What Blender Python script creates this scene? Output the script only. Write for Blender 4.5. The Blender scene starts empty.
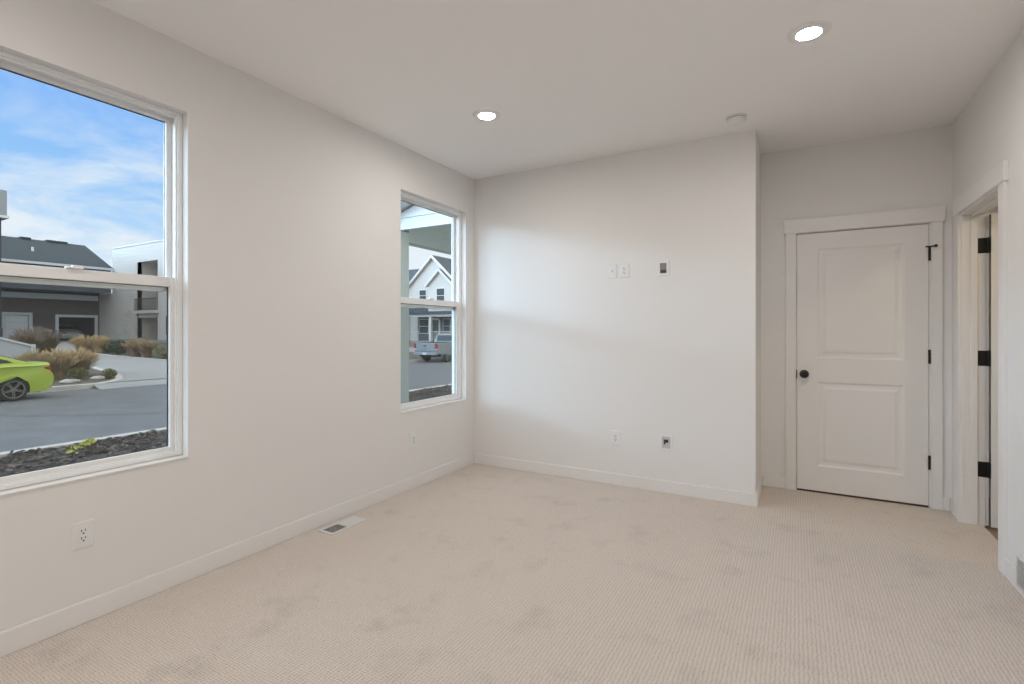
import bpy, bmesh, math, random
from mathutils import Vector, Matrix, noise
C = bpy.context.scene
COL = C.collection
PI = math.pi

# ------------------------------------------------------------------ camera, sky, sun, exposure
cam_d = bpy.data.cameras.new('camera')
cam = bpy.data.objects.new('camera', cam_d); COL.objects.link(cam)
YAW = math.atan(285 / 503.0)
cam.location = (0, 0, 1.277)
cam.rotation_euler = (PI / 2, 0, YAW)
cam_d.sensor_fit = 'HORIZONTAL'; cam_d.sensor_width = 36.0
cam_d.lens = 36.0 * 503.0 / 1024.0
cam_d.shift_x = 0.0
cam_d.shift_y = (331.0 - 342.0) / 1024.0
cam_d.clip_start = 0.02; cam_d.clip_end = 1000
C.camera = cam
C.view_settings.view_transform = 'Standard'
C.view_settings.look = 'None'
C.view_settings.gamma = 1.0
C.view_settings.use_curve_mapping = False
C.view_settings.exposure = 0.0

SUN_STRENGTH = 0.35
SUN_DIR = Vector((1.0, 0.66, -0.25))          # the way the light travels
SUN_COLOR = (0.74, 0.87, 1.0)
LAMP_L = 316.0                                # radiance of the recessed lamps
LAMP_COLOR = (1.0, 0.95, 0.90)
HALL_L = 210.0
SKY_GAIN = 1.0
DECK = 1.7
STRIP_FILL = 27.0
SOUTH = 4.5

sun_d = bpy.data.lights.new('sun', 'SUN'); sun_d.energy = SUN_STRENGTH; sun_d.angle = math.radians(24); sun_d.color = SUN_COLOR
sun = bpy.data.objects.new('sun', sun_d); COL.objects.link(sun)
sun.rotation_euler = SUN_DIR.to_track_quat('-Z', 'Y').to_euler()
sun.location = (-10, -5, 8)


def build_world():
    w = bpy.data.worlds.new('sky'); C.world = w; w.use_nodes = True
    nt = w.node_tree; N = nt.nodes; L = nt.links
    N.clear()
    out = N.new('ShaderNodeOutputWorld'); bg = N.new('ShaderNodeBackground')
    tc = N.new('ShaderNodeTexCoord'); sep = N.new('ShaderNodeSeparateXYZ')
    L.new(tc.outputs['Generated'], sep.inputs[0])
    ramp = N.new('ShaderNodeValToRGB')
    cr = ramp.color_ramp
    cr.elements[0].position = 0.0; cr.elements[0].color = (0.62, 0.80, 1.0, 1)
    cr.elements[1].position = 1.0; cr.elements[1].color = (0.10, 0.26, 0.75, 1)
    for p, c in ((0.12, (0.56, 0.77, 1.0, 1)), (0.24, (0.33, 0.60, 1.0, 1)), (0.38, (0.19, 0.45, 1.0, 1))):
        e = cr.elements.new(p); e.color = c
    L.new(sep.outputs['Z'], ramp.inputs[0])
    # streaky clouds on a plane overhead
    add = N.new('ShaderNodeMath'); add.operation = 'ADD'; add.inputs[1].default_value = 0.22
    L.new(sep.outputs['Z'], add.inputs[0])
    dv = N.new('ShaderNodeVectorMath'); dv.operation = 'DIVIDE'
    cmb = N.new('ShaderNodeCombineXYZ')
    for k in range(3): L.new(add.outputs[0], cmb.inputs[k])
    L.new(tc.outputs['Generated'], dv.inputs[0]); L.new(cmb.outputs[0], dv.inputs[1])
    mp = N.new('ShaderNodeMapping'); mp.inputs['Rotation'].default_value = (0, 0, 0.5); mp.inputs['Scale'].default_value = (1.25, 1.2, 1.0)
    mp.inputs['Location'].default_value = (3.1, 1.7, 0)
    L.new(dv.outputs[0], mp.inputs[0])
    nz = N.new('ShaderNodeTexNoise'); nz.inputs['Scale'].default_value = 1.9; nz.inputs['Detail'].default_value = 7
    nz.inputs['Roughness'].default_value = 0.6; nz.inputs['Distortion'].default_value = 0.35
    L.new(mp.outputs[0], nz.inputs['Vector'])
    cl = N.new('ShaderNodeMapRange'); cl.inputs[1].default_value = 0.40; cl.inputs[2].default_value = 0.62
    L.new(nz.outputs['Fac'], cl.inputs[0])
    # more cloud low in the sky, and towards +Y
    lo = N.new('ShaderNodeMapRange'); lo.inputs[1].default_value = 0.37; lo.inputs[2].default_value = 0.24
    lo.inputs[3].default_value = 0.10; lo.inputs[4].default_value = 0.95
    L.new(sep.outputs['Z'], lo.inputs[0])
    mu = N.new('ShaderNodeMath'); mu.operation = 'MULTIPLY'
    L.new(cl.outputs[0], mu.inputs[0]); L.new(lo.outputs[0], mu.inputs[1])
    ym = N.new('ShaderNodeMapRange'); ym.inputs[1].default_value = 0.45; ym.inputs[2].default_value = 0.72
    L.new(sep.outputs['Y'], ym.inputs[0])
    mx2 = N.new('ShaderNodeMath'); mx2.operation = 'MAXIMUM'
    ymu = N.new('ShaderNodeMath'); ymu.operation = 'MULTIPLY'; ymu.inputs[1].default_value = 1.0
    L.new(ym.outputs[0], ymu.inputs[0])
    L.new(mu.outputs[0], mx2.inputs[0]); L.new(ymu.outputs[0], mx2.inputs[1])
    # a bright white cloud deck high overhead and on the house's far side
    hi = N.new('ShaderNodeMapRange'); hi.inputs[1].default_value = 0.50; hi.inputs[2].default_value = 0.72
    L.new(sep.outputs['Z'], hi.inputs[0])
    ea = N.new('ShaderNodeMapRange'); ea.inputs[1].default_value = -0.15; ea.inputs[2].default_value = 0.35
    L.new(sep.outputs['X'], ea.inputs[0])
    dk = N.new('ShaderNodeMath'); dk.operation = 'MAXIMUM'; L.new(hi.outputs[0], dk.inputs[0]); L.new(ea.outputs[0], dk.inputs[1])
    mix = N.new('ShaderNodeMix'); mix.data_type = 'RGBA'
    L.new(mx2.outputs[0], mix.inputs[0]); L.new(ramp.outputs[0], mix.inputs[6])
    mix.inputs[7].default_value = (0.86, 0.92, 1.0, 1)
    deck = N.new('ShaderNodeMix'); deck.data_type = 'RGBA'; deck.inputs[7].default_value = (DECK, DECK * 0.985, DECK * 0.95, 1)
    L.new(dk.outputs[0], deck.inputs[0]); L.new(mix.outputs[2], deck.inputs[6])
    # unseen strip of bright sky (towards -X -Y), shaped to light the back wall
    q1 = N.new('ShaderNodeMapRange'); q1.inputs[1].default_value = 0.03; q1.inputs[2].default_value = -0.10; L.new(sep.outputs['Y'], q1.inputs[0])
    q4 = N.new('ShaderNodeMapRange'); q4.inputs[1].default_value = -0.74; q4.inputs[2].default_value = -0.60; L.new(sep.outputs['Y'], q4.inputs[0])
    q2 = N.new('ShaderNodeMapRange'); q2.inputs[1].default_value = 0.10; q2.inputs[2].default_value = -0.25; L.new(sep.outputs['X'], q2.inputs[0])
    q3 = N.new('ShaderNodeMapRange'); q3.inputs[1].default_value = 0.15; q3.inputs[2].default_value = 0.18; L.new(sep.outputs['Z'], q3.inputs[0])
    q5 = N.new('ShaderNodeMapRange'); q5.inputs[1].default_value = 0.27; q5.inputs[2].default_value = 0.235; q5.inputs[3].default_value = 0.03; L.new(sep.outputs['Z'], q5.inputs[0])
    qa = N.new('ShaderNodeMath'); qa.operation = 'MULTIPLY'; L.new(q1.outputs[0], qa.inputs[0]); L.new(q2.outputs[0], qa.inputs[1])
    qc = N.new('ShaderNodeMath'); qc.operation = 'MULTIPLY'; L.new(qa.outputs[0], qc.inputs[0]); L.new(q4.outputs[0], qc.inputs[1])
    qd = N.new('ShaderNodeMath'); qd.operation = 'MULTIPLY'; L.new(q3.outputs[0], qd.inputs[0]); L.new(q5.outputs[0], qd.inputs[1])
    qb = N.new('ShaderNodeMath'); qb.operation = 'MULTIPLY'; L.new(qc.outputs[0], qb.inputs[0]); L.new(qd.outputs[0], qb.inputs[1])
    strip_fill = N.new('ShaderNodeMix'); strip_fill.data_type = 'RGBA'; strip_fill.inputs[7].default_value = (STRIP_FILL * 0.54, STRIP_FILL * 0.77, STRIP_FILL, 1)
    L.new(qb.outputs[0], strip_fill.inputs[0]); L.new(deck.outputs[2], strip_fill.inputs[6])
    # and an unseen brighter sky to the south (-Y), added to light the window returns
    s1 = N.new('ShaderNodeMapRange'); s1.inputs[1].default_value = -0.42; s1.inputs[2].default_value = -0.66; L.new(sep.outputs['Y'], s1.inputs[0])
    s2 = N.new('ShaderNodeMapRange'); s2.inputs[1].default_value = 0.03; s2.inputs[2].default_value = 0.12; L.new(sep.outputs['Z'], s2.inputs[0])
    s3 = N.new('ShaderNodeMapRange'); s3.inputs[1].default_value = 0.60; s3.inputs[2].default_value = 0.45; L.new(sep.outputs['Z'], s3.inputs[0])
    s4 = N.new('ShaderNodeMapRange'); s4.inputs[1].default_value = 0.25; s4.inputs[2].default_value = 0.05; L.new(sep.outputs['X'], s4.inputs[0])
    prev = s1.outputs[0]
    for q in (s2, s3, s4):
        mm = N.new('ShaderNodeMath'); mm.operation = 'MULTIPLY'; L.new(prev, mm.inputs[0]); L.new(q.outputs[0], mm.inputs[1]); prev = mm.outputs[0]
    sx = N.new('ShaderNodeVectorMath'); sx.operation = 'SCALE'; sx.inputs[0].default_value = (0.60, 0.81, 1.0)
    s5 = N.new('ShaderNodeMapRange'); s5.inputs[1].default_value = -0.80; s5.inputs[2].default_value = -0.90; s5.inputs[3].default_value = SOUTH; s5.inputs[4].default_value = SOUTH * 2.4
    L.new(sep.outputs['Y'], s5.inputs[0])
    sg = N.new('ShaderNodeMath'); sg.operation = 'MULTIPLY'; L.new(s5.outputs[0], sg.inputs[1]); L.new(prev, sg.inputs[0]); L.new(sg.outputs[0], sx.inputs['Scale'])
    sa = N.new('ShaderNodeVectorMath'); sa.operation = 'ADD'; L.new(strip_fill.outputs[2], sa.inputs[0]); L.new(sx.outputs[0], sa.inputs[1])
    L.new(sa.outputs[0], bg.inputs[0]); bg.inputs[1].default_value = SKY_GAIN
    L.new(bg.outputs[0], out.inputs[0])


build_world()

# ------------------------------------------------------------------ helpers
ORG = {}


def box(bm, x0, x1, y0, y1, z0, z1):
    v = [bm.verts.new(p) for p in ((x0, y0, z0), (x1, y0, z0), (x1, y1, z0), (x0, y1, z0), (x0, y0, z1), (x1, y0, z1), (x1, y1, z1), (x0, y1, z1))]
    for f in ((0, 3, 2, 1), (4, 5, 6, 7), (0, 1, 5, 4), (1, 2, 6, 5), (2, 3, 7, 6), (3, 0, 4, 7)):
        bm.faces.new([v[i] for i in f])
    return v


def B(*boxes):
    bm = bmesh.new()
    for b in boxes: box(bm, *b)
    return bm


def prism(bm, pts, axis, a, b):
    """extrude a closed 2-D outline along an axis: x -> (y,z), y -> (x,z), z -> (x,y)"""
    def P(p, t):
        return {'x': (t, p[0], p[1]), 'y': (p[0], t, p[1]), 'z': (p[0], p[1], t)}[axis]
    A = [bm.verts.new(P(p, a)) for p in pts]; D = [bm.verts.new(P(p, b)) for p in pts]
    n = len(pts)
    bm.faces.new(A); bm.faces.new(D[::-1])
    for i in range(n):
        j = (i + 1) % n
        bm.faces.new((A[j], A[i], D[i], D[j]))


def lathe(bm, prof, n=32, M=None, close=False):
    """prof: (radius, height) pairs turned about z, then moved by M"""
    M = M or Matrix.Identity(4)
    rings = []
    for r, z in prof:
        if r < 1e-6:
            rings.append([bm.verts.new(M @ Vector((0, 0, z)))])
        else:
            rings.append([bm.verts.new(M @ Vector((r * math.cos(2 * PI * k / n), r * math.sin(2 * PI * k / n), z))) for k in range(n)])
    if close: rings.append(rings[0])
    for a, b in zip(rings, rings[1:]):
        for k in range(n):
            q = (k + 1) % n
            if len(a) == 1 and len(b) == 1: continue
            if len(a) == 1: bm.faces.new((a[0], b[q], b[k]))
            elif len(b) == 1: bm.faces.new((a[k], a[q], b[0]))
            else: bm.faces.new((a[k], a[q], b[q], b[k]))


def tube(bm, pts, r, n=8):
    pts = [Vector(p) for p in pts]; rings = []
    for i, p in enumerate(pts):
        d = (pts[min(i + 1, len(pts) - 1)] - pts[max(i - 1, 0)]).normalized()
        u = d.orthogonal().normalized(); w = d.cross(u)
        if rings:
            u = (rings[-1][0].co - pts[i - 1]); u = (u - d * u.dot(d)).normalized(); w = d.cross(u)
        rings.append([bm.verts.new(p + r * (math.cos(2 * PI * k / n) * u + math.sin(2 * PI * k / n) * w)) for k in range(n)])
    for a, b in zip(rings, rings[1:]):
        for k in range(n): bm.faces.new((a[k], a[(k + 1) % n], b[(k + 1) % n], b[k]))
    bm.faces.new(rings[0][::-1]); bm.faces.new(rings[-1])


def obj(name, bm, m, parent=None, bevel=0.0, seg=2, smooth=False):
    bmesh.ops.recalc_face_normals(bm, faces=bm.faces)
    me = bpy.data.meshes.new(name); bm.to_mesh(me); bm.free()
    me.materials.append(m)
    if smooth:
        for p in me.polygons: p.use_smooth = True
    o = bpy.data.objects.new(name, me); COL.objects.link(o)
    if smooth:
        try: me.set_sharp_from_angle(angle=math.radians(38))
        except Exception: pass
    if parent: o.parent = parent
    if bevel:
        md = o.modifiers.new('bevel', 'BEVEL'); md.width = bevel; md.segments = seg; md.limit_method = 'ANGLE'; md.angle_limit = math.radians(40)
    return o


def tag(o, label=None, cat=None, group=None, kind=None):
    if label: o['label'] = label
    if cat: o['category'] = cat
    if group: o['group'] = group
    if kind: o['kind'] = kind
    return o


def thing(name, label, cat, loc=(0, 0, 0), rotz=0.0, group=None):
    o = bpy.data.objects.new(name, None); COL.objects.link(o); o.empty_display_size = 0.05
    o.location = loc; o.rotation_euler = (0, 0, rotz)
    return tag(o, label, cat, group)


def struct(name, bm, m, parent=None, bevel=0.0, label=None):
    o = obj(name, bm, m, parent, bevel)
    if not parent: tag(o, label, None, None, 'structure')
    return o


def dup(root, loc, rotz, label=None, group=None):
    def cp(o, parent):
        c = o.copy(); COL.objects.link(c)
        if parent: c.parent = parent
        for ch in [q for q in bpy.data.objects if q.parent == o and q != c]: cp(ch, c)
        return c
    r = cp(root, None)
    r.location = loc; r.rotation_euler = (0, 0, rotz)
    if label: r['label'] = label
    if group: r['group'] = group
    return r


# ------------------------------------------------------------------ materials
def mat(name, col, rough=0.6, metal=0.0, spec=0.5, noise_s=0.0, noise_amt=0.0, bump=0.0, bump_s=200.0, emit=None):
    m = bpy.data.materials.new(name); m.use_nodes = True
    nt = m.node_tree; N = nt.nodes; L = nt.links; p = N['Principled BSDF']
    p.inputs['Base Color'].default_value = (*col, 1); p.inputs['Roughness'].default_value = rough
    p.inputs['Metallic'].default_value = metal; p.inputs['Specular IOR Level'].default_value = spec
    tc = N.new('ShaderNodeTexCoord')
    if noise_amt:
        nz = N.new('ShaderNodeTexNoise'); nz.inputs['Scale'].default_value = noise_s; nz.inputs['Detail'].default_value = 5
        L.new(tc.outputs['Object'], nz.inputs['Vector'])
        rg = N.new('ShaderNodeMapRange'); rg.inputs[1].default_value = 0.3; rg.inputs[2].default_value = 0.7
        rg.inputs[3].default_value = 1 - noise_amt; rg.inputs[4].default_value = 1 + noise_amt
        L.new(nz.outputs['Fac'], rg.inputs[0])
        vm = N.new('ShaderNodeVectorMath'); vm.operation = 'SCALE'; vm.inputs[0].default_value = col
        L.new(rg.outputs[0], vm.inputs['Scale']); L.new(vm.outputs[0], p.inputs['Base Color'])
    if bump:
        nb = N.new('ShaderNodeTexNoise'); nb.inputs['Scale'].default_value = bump_s; nb.inputs['Detail'].default_value = 3
        L.new(tc.outputs['Object'], nb.inputs['Vector'])
        bp = N.new('ShaderNodeBump'); bp.inputs['Strength'].default_value = bump; bp.inputs['Distance'].default_value = 0.002
        L.new(nb.outputs['Fac'], bp.inputs['Height']); L.new(bp.outputs[0], p.inputs['Normal'])
    if emit:
        p.inputs['Emission Color'].default_value = (*emit[0], 1); p.inputs['Emission Strength'].default_value = emit[1]
    return m


def siding(name, col, pitch=0.18, amt=0.22):
    """lap siding: horizontal courses with a thin shadow gap under each board"""
    m = bpy.data.materials.new(name); m.use_nodes = True
    nt = m.node_tree; N = nt.nodes; L = nt.links; p = N['Principled BSDF']
    p.inputs['Base Color'].default_value = (*col, 1); p.inputs['Roughness'].default_value = 0.7
    tc = N.new('ShaderNodeTexCoord'); sp = N.new('ShaderNodeSeparateXYZ'); L.new(tc.outputs['Object'], sp.inputs[0])
    dv = N.new('ShaderNodeMath'); dv.operation = 'DIVIDE'; dv.inputs[1].default_value = pitch; L.new(sp.outputs['Z'], dv.inputs[0])
    fr = N.new('ShaderNodeMath'); fr.operation = 'FRACT'; L.new(dv.outputs[0], fr.inputs[0])
    iv = N.new('ShaderNodeMath'); iv.operation = 'SUBTRACT'; iv.inputs[0].default_value = 1.0; L.new(fr.outputs[0], iv.inputs[1])
    bp = N.new('ShaderNodeBump'); bp.inputs['Strength'].default_value = 0.9; bp.inputs['Distance'].default_value = 0.03 * amt / 0.22
    L.new(iv.outputs[0], bp.inputs['Height']); L.new(bp.outputs[0], p.inputs['Normal'])
    return m


def carpet():
    m = bpy.data.materials.new('berber carpet'); m.use_nodes = True
    nt = m.node_tree; N = nt.nodes; L = nt.links; p = N['Principled BSDF']
    p.inputs['Roughness'].default_value = 0.95; p.inputs['Specular IOR Level'].default_value = 0.1
    tc = N.new('ShaderNodeTexCoord'); sp = N.new('ShaderNodeSeparateXYZ')
    # loops wander a little
    wn = N.new('ShaderNodeTexNoise'); wn.inputs['Scale'].default_value = 35; wn.inputs['Detail'].default_value = 2
    L.new(tc.outputs['Object'], wn.inputs['Vector'])
    ws = N.new('ShaderNodeVectorMath'); ws.operation = 'SCALE'; ws.inputs['Scale'].default_value = 0.016
    L.new(wn.outputs['Color'], ws.inputs[0])
    wa = N.new('ShaderNodeVectorMath'); wa.operation = 'ADD'; L.new(tc.outputs['Object'], wa.inputs[0]); L.new(ws.outputs[0], wa.inputs[1])
    L.new(wa.outputs[0], sp.inputs[0])

    def wave(sock, period):
        a = N.new('ShaderNodeMath'); a.operation = 'MULTIPLY'; a.inputs[1].default_value = PI / period; L.new(sock, a.inputs[0])
        s = N.new('ShaderNodeMath'); s.operation = 'SINE'; L.new(a.outputs[0], s.inputs[0])
        b = N.new('ShaderNodeMath'); b.operation = 'ABSOLUTE'; L.new(s.outputs[0], b.inputs[0])
        return b.outputs[0]
    wx = wave(sp.outputs['X'], 0.0155); wy = wave(sp.outputs['Y'], 0.011)
    h = N.new('ShaderNodeMath'); h.operation = 'MULTIPLY_ADD'; h.inputs[1].default_value = 0.45; L.new(wy, h.inputs[0])
    hx = N.new('ShaderNodeMath'); hx.operation = 'MULTIPLY'; hx.inputs[1].default_value = 0.5; L.new(wx, hx.inputs[0]); L.new(hx.outputs[0], h.inputs[2])
    nf = N.new('ShaderNodeTexNoise'); nf.inputs['Scale'].default_value = 160; nf.inputs['Detail'].default_value = 3
    L.new(tc.outputs['Object'], nf.inputs['Vector'])
    hh = N.new('ShaderNodeMath'); hh.operation = 'ADD'; L.new(h.outputs[0], hh.inputs[0]); L.new(nf.outputs['Fac'], hh.inputs[1])
    bp = N.new('ShaderNodeBump'); bp.inputs['Strength'].default_value = 0.55; bp.inputs['Distance'].default_value = 0.006
    L.new(hh.outputs[0], bp.inputs['Height']); L.new(bp.outputs[0], p.inputs['Normal'])
    # yarn colour: flecked beige, darker in the gaps between rows, with a few soft worn patches
    r1 = N.new('ShaderNodeValToRGB'); e = r1.color_ramp.elements
    e[0].position = 0.35; e[0].color = (*CARPET_LO, 1); e[1].position = 1.15 / 1.9; e[1].color = (*CARPET_HI, 1)
    hn = N.new('ShaderNodeMath'); hn.operation = 'MULTIPLY'; hn.inputs[1].default_value = 0.53; L.new(hh.outputs[0], hn.inputs[0])
    L.new(hn.outputs[0], r1.inputs[0])
    n2 = N.new('ShaderNodeTexNoise'); n2.inputs['Scale'].default_value = 4.2; n2.inputs['Detail'].default_value = 6; n2.inputs['Roughness'].default_value = 0.65
    L.new(tc.outputs['Object'], n2.inputs['Vector'])
    g = N.new('ShaderNodeMapRange'); g.inputs[1].default_value = 0.54; g.inputs[2].default_value = 0.72; g.inputs[3].default_value = 1.0; g.inputs[4].default_value = 0.86
    L.new(n2.outputs['Fac'], g.inputs[0])
    vs = N.new('ShaderNodeVectorMath'); vs.operation = 'SCALE'; L.new(r1.outputs[0], vs.inputs[0]); L.new(g.outputs[0], vs.inputs['Scale'])
    L.new(vs.outputs[0], p.inputs['Base Color'])
    return m


def glass_mat():
    m = bpy.data.materials.new('window glass'); m.use_nodes = True
    nt = m.node_tree; N = nt.nodes; L = nt.links; N.clear()
    o = N.new('ShaderNodeOutputMaterial'); mx = N.new('ShaderNodeMixShader'); t = N.new('ShaderNodeBsdfTransparent'); g = N.new('ShaderNodeBsdfGlossy')
    g.inputs['Roughness'].default_value = 0.0; t.inputs[0].default_value = (0.97, 0.985, 0.98, 1)
    lw = N.new('ShaderNodeLayerWeight'); lw.inputs['Blend'].default_value = 0.5
    pw = N.new('ShaderNodeMath'); pw.operation = 'POWER'; pw.inputs[1].default_value = 5.0; L.new(lw.outputs['Facing'], pw.inputs[0])
    fr = N.new('ShaderNodeMath'); fr.operation = 'MULTIPLY_ADD'; fr.inputs[1].default_value = 0.7; fr.inputs[2].default_value = 0.008; L.new(pw.outputs[0], fr.inputs[0])
    L.new(fr.outputs[0], mx.inputs[0]); L.new(t.outputs[0], mx.inputs[1]); L.new(g.outputs[0], mx.inputs[2]); L.new(mx.outputs[0], o.inputs[0])
    return m


def screen_mat():
    m = bpy.data.materials.new('insect mesh'); m.use_nodes = True
    nt = m.node_tree; N = nt.nodes; L = nt.links; N.clear()
    o = N.new('ShaderNodeOutputMaterial'); mx = N.new('ShaderNodeMixShader'); t = N.new('ShaderNodeBsdfTransparent'); d = N.new('ShaderNodeBsdfDiffuse')
    d.inputs[0].default_value = (0.10, 0.11, 0.115, 1); mx.inputs[0].default_value = 0.36
    L.new(t.outputs[0], mx.inputs[1]); L.new(d.outputs[0], mx.inputs[2]); L.new(mx.outputs[0], o.inputs[0])
    return m


CARPET_LO = (0.53, 0.455, 0.40)
CARPET_HI = (0.79, 0.705, 0.635)
M = {}
M['wall'] = mat('wall paint', (0.875, 0.86, 0.84), 0.85, spec=0.25, bump=0.10, bump_s=140)
M['ceil'] = mat('ceiling paint', (0.965, 0.95, 0.935), 0.9, spec=0.2, bump=0.12, bump_s=110)
M['trim'] = mat('trim paint', (0.885, 0.87, 0.85), 0.42, spec=0.45)
M['vinyl'] = mat('white vinyl', (0.92, 0.925, 0.92), 0.35)
M['carpet'] = carpet()
M['glass'] = glass_mat()
M['screen'] = screen_mat()
M['black'] = mat('black hardware', (0.008, 0.008, 0.008), 0.38)
M['gasket'] = mat('dark gasket', (0.03, 0.035, 0.035), 0.6)
M['plate'] = mat('white plate plastic', (0.88, 0.88, 0.875), 0.35)
M['slot'] = mat('dark slots', (0.035, 0.03, 0.03), 0.6)
M['gap'] = mat('dark recess', (0.10, 0.085, 0.07), 0.9)
M['boxgrey'] = mat('grey box lining', (0.30, 0.275, 0.255), 0.7)
M['gapshade'] = mat('brown door gap shade', (0.09, 0.05, 0.035), 0.8)  # dark brown that stands in for shade in the door gaps
M['chip'] = mat('bark chips', (0.105, 0.083, 0.068), 0.95, noise_s=2.2, noise_amt=0.8)
M['greyplate'] = mat('grey plate insert', (0.62, 0.61, 0.60), 0.5)
M['steel'] = mat('brushed screw steel', (0.55, 0.55, 0.54), 0.4, metal=0.8)
M['lens'] = mat('lamp lens', (0.9, 0.9, 0.9), 0.5, emit=(LAMP_COLOR, LAMP_L))
M['hall_lens'] = mat('hall lamp lens', (0.9, 0.9, 0.9), 0.5, emit=((1.0, 0.80, 0.52), HALL_L))
M['ventw'] = mat('enamelled vent metal', (0.78, 0.77, 0.75), 0.4)
M['hallfloor'] = mat('brown plank floor', (0.30, 0.20, 0.135), 0.45, noise_s=6, noise_amt=0.25)
M['asphalt'] = mat('asphalt', (0.155, 0.16, 0.172), 0.9, noise_s=1.3, noise_amt=0.14, bump=0.5, bump_s=60)
M['tar'] = mat('tar line', (0.105, 0.105, 0.115), 0.8)
M['concrete'] = mat('pale concrete', (0.34, 0.345, 0.35), 0.9, noise_s=2.0, noise_amt=0.08)
M['kerb'] = mat('kerb concrete', (0.56, 0.55, 0.53), 0.9, noise_s=3.0, noise_amt=0.12)
M['mulch'] = mat('bark mulch', (0.045, 0.035, 0.027), 0.95, noise_s=3.6, noise_amt=0.95, bump=1.0, bump_s=30)
M['soil'] = mat('bed soil', (0.12, 0.105, 0.085), 0.95, noise_s=4, noise_amt=0.5)
M['lime'] = mat('lime car paint', (0.36, 0.48, 0.055), 0.25, spec=0.6)
M['silver'] = mat('pale silver car paint', (0.60, 0.64, 0.68), 0.25, metal=0.25)
M['truck'] = mat('silver blue truck paint', (0.25, 0.28, 0.30), 0.28, metal=0.2)
M['carglass'] = mat('dark car glass', (0.015, 0.018, 0.02), 0.08)
M['tyre'] = mat('tyre rubber', (0.018, 0.018, 0.02), 0.8)
M['rim'] = mat('alloy rim', (0.20, 0.20, 0.185), 0.4, metal=0.4)
M['under'] = mat('black underbody', (0.012, 0.012, 0.013), 0.9)
M['redlight'] = mat('red lamp plastic', (0.35, 0.012, 0.012), 0.2)
M['chrome'] = mat('chrome', (0.6, 0.6, 0.6), 0.2, metal=0.8)
M['s_grey'] = siding('grey brown siding', (0.082, 0.072, 0.078), 0.2)
M['s_slate'] = siding('slate blue siding', (0.095, 0.115, 0.145), 0.2)
M['s_white'] = siding('white siding', (0.55, 0.525, 0.50), 0.30)
M['s_house'] = siding('white house siding', (0.52, 0.50, 0.48), 0.18)
M['s_tower'] = siding('pale grey siding', (0.22, 0.25, 0.28), 0.2)
M['s_dark'] = siding('near black siding', (0.035, 0.037, 0.05), 0.2)
M['shingle'] = mat('slate shingles', (0.036, 0.050, 0.062), 0.9, noise_s=5, noise_amt=0.3, bump=1.0, bump_s=14)
M['shingle2'] = mat('dark grey shingles', (0.060, 0.073, 0.092), 0.9, noise_s=5, noise_amt=0.3, bump=1.0, bump_s=14)
M['ext_white'] = mat('exterior white trim', (0.60, 0.58, 0.56), 0.6)
M['fascia'] = mat('pale blue grey fascia', (0.52, 0.58, 0.64), 0.6)
M['garage_door'] = mat('white garage door', (0.62, 0.68, 0.74), 0.6)
M['garage_in'] = mat('dark garage interior', (0.05, 0.055, 0.04), 0.9)
M['stucco'] = mat('grey beige stucco', (0.52, 0.50, 0.48), 0.9)
M['porch'] = mat('sage porch paint', (0.66, 0.655, 0.56), 0.7)
M['porch_w'] = mat('porch gable white', (0.64, 0.655, 0.66), 0.7)
M['winglass'] = mat('dark house window glass', (0.06, 0.07, 0.085), 0.15)
M['rail'] = mat('dark railing metal', (0.06, 0.06, 0.065), 0.5)
M['fencewall'] = mat('pale grey wall panel', (0.42, 0.46, 0.50), 0.8)
M['stone'] = mat('pale boulder', (0.42, 0.41, 0.385), 0.9, noise_s=5, noise_amt=0.25)
M['g_gold'] = mat('golden grass', (0.47, 0.35, 0.19), 0.85, noise_s=6, noise_amt=0.25)
M['g_tan'] = mat('tan grass', (0.33, 0.25, 0.145), 0.85, noise_s=6, noise_amt=0.3)
M['g_rust'] = mat('rust grass', (0.24, 0.15, 0.095), 0.85, noise_s=6, noise_amt=0.3)
M['g_mauve'] = mat('mauve plume', (0.21, 0.165, 0.145), 0.9, noise_s=6, noise_amt=0.3)
M['g_olive'] = mat('olive grass', (0.15, 0.115, 0.045), 0.85, noise_s=6, noise_amt=0.3)
M['g_green'] = mat('dark green leaves', (0.045, 0.06, 0.03), 0.8, noise_s=6, noise_amt=0.4)
M['g_sage'] = mat('sage green leaves', (0.17, 0.18, 0.07), 0.8, noise_s=6, noise_amt=0.4)
M['g_lime'] = mat('yellow green leaves', (0.42, 0.44, 0.06), 0.8, noise_s=6, noise_amt=0.3)
M['roofdark'] = mat('flat roofing', (0.2, 0.2, 0.2), 0.9)

# ------------------------------------------------------------------ room dimensions
XL, XR, YB, YA, YR, H = -2.72, 0.955, 4.055, 4.64, -2.6, 2.74
XC = -0.262                     # the outside corner where the back wall returns
WT = 0.150                      # outer wall thickness
Z0, Z1 = 0.633, 2.399          # window opening
WINS = [(0.54, 1.426), (3.02, 3.918), (-1.94, -1.06)]  # last opening is unseen, added behind the camera to let in daylight

struct('floor', B((XL - 0.02, XR + 0.11, YR, YA + 0.82, -0.25, 0.0)), M['carpet'])
struct('ceiling', B((XL - WT, XR + 0.12, YR - 0.1, YA + 0.82, H, H + 0.3)), M['ceil'])
ys = sorted([y for w in WINS for y in w])
bm = B((XL - WT, XL, YR, YA + 0.1, -0.4, Z0), (XL - WT, XL, YR, YA + 0.1, Z1, H))
edges = [YR] + ys + [YA + 0.1]
for a, b in zip(edges[0::2], edges[1::2]): box(bm, XL - WT, XL, a, b, Z0, Z1)
bmesh.ops.remove_doubles(bm, verts=bm.verts, dist=1e-5)
struct('wall_left', bm, M['wall'])
struct('wall_back', B((XL, XC, YB, YA + 0.1, 0, H)), M['wall'])
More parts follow.
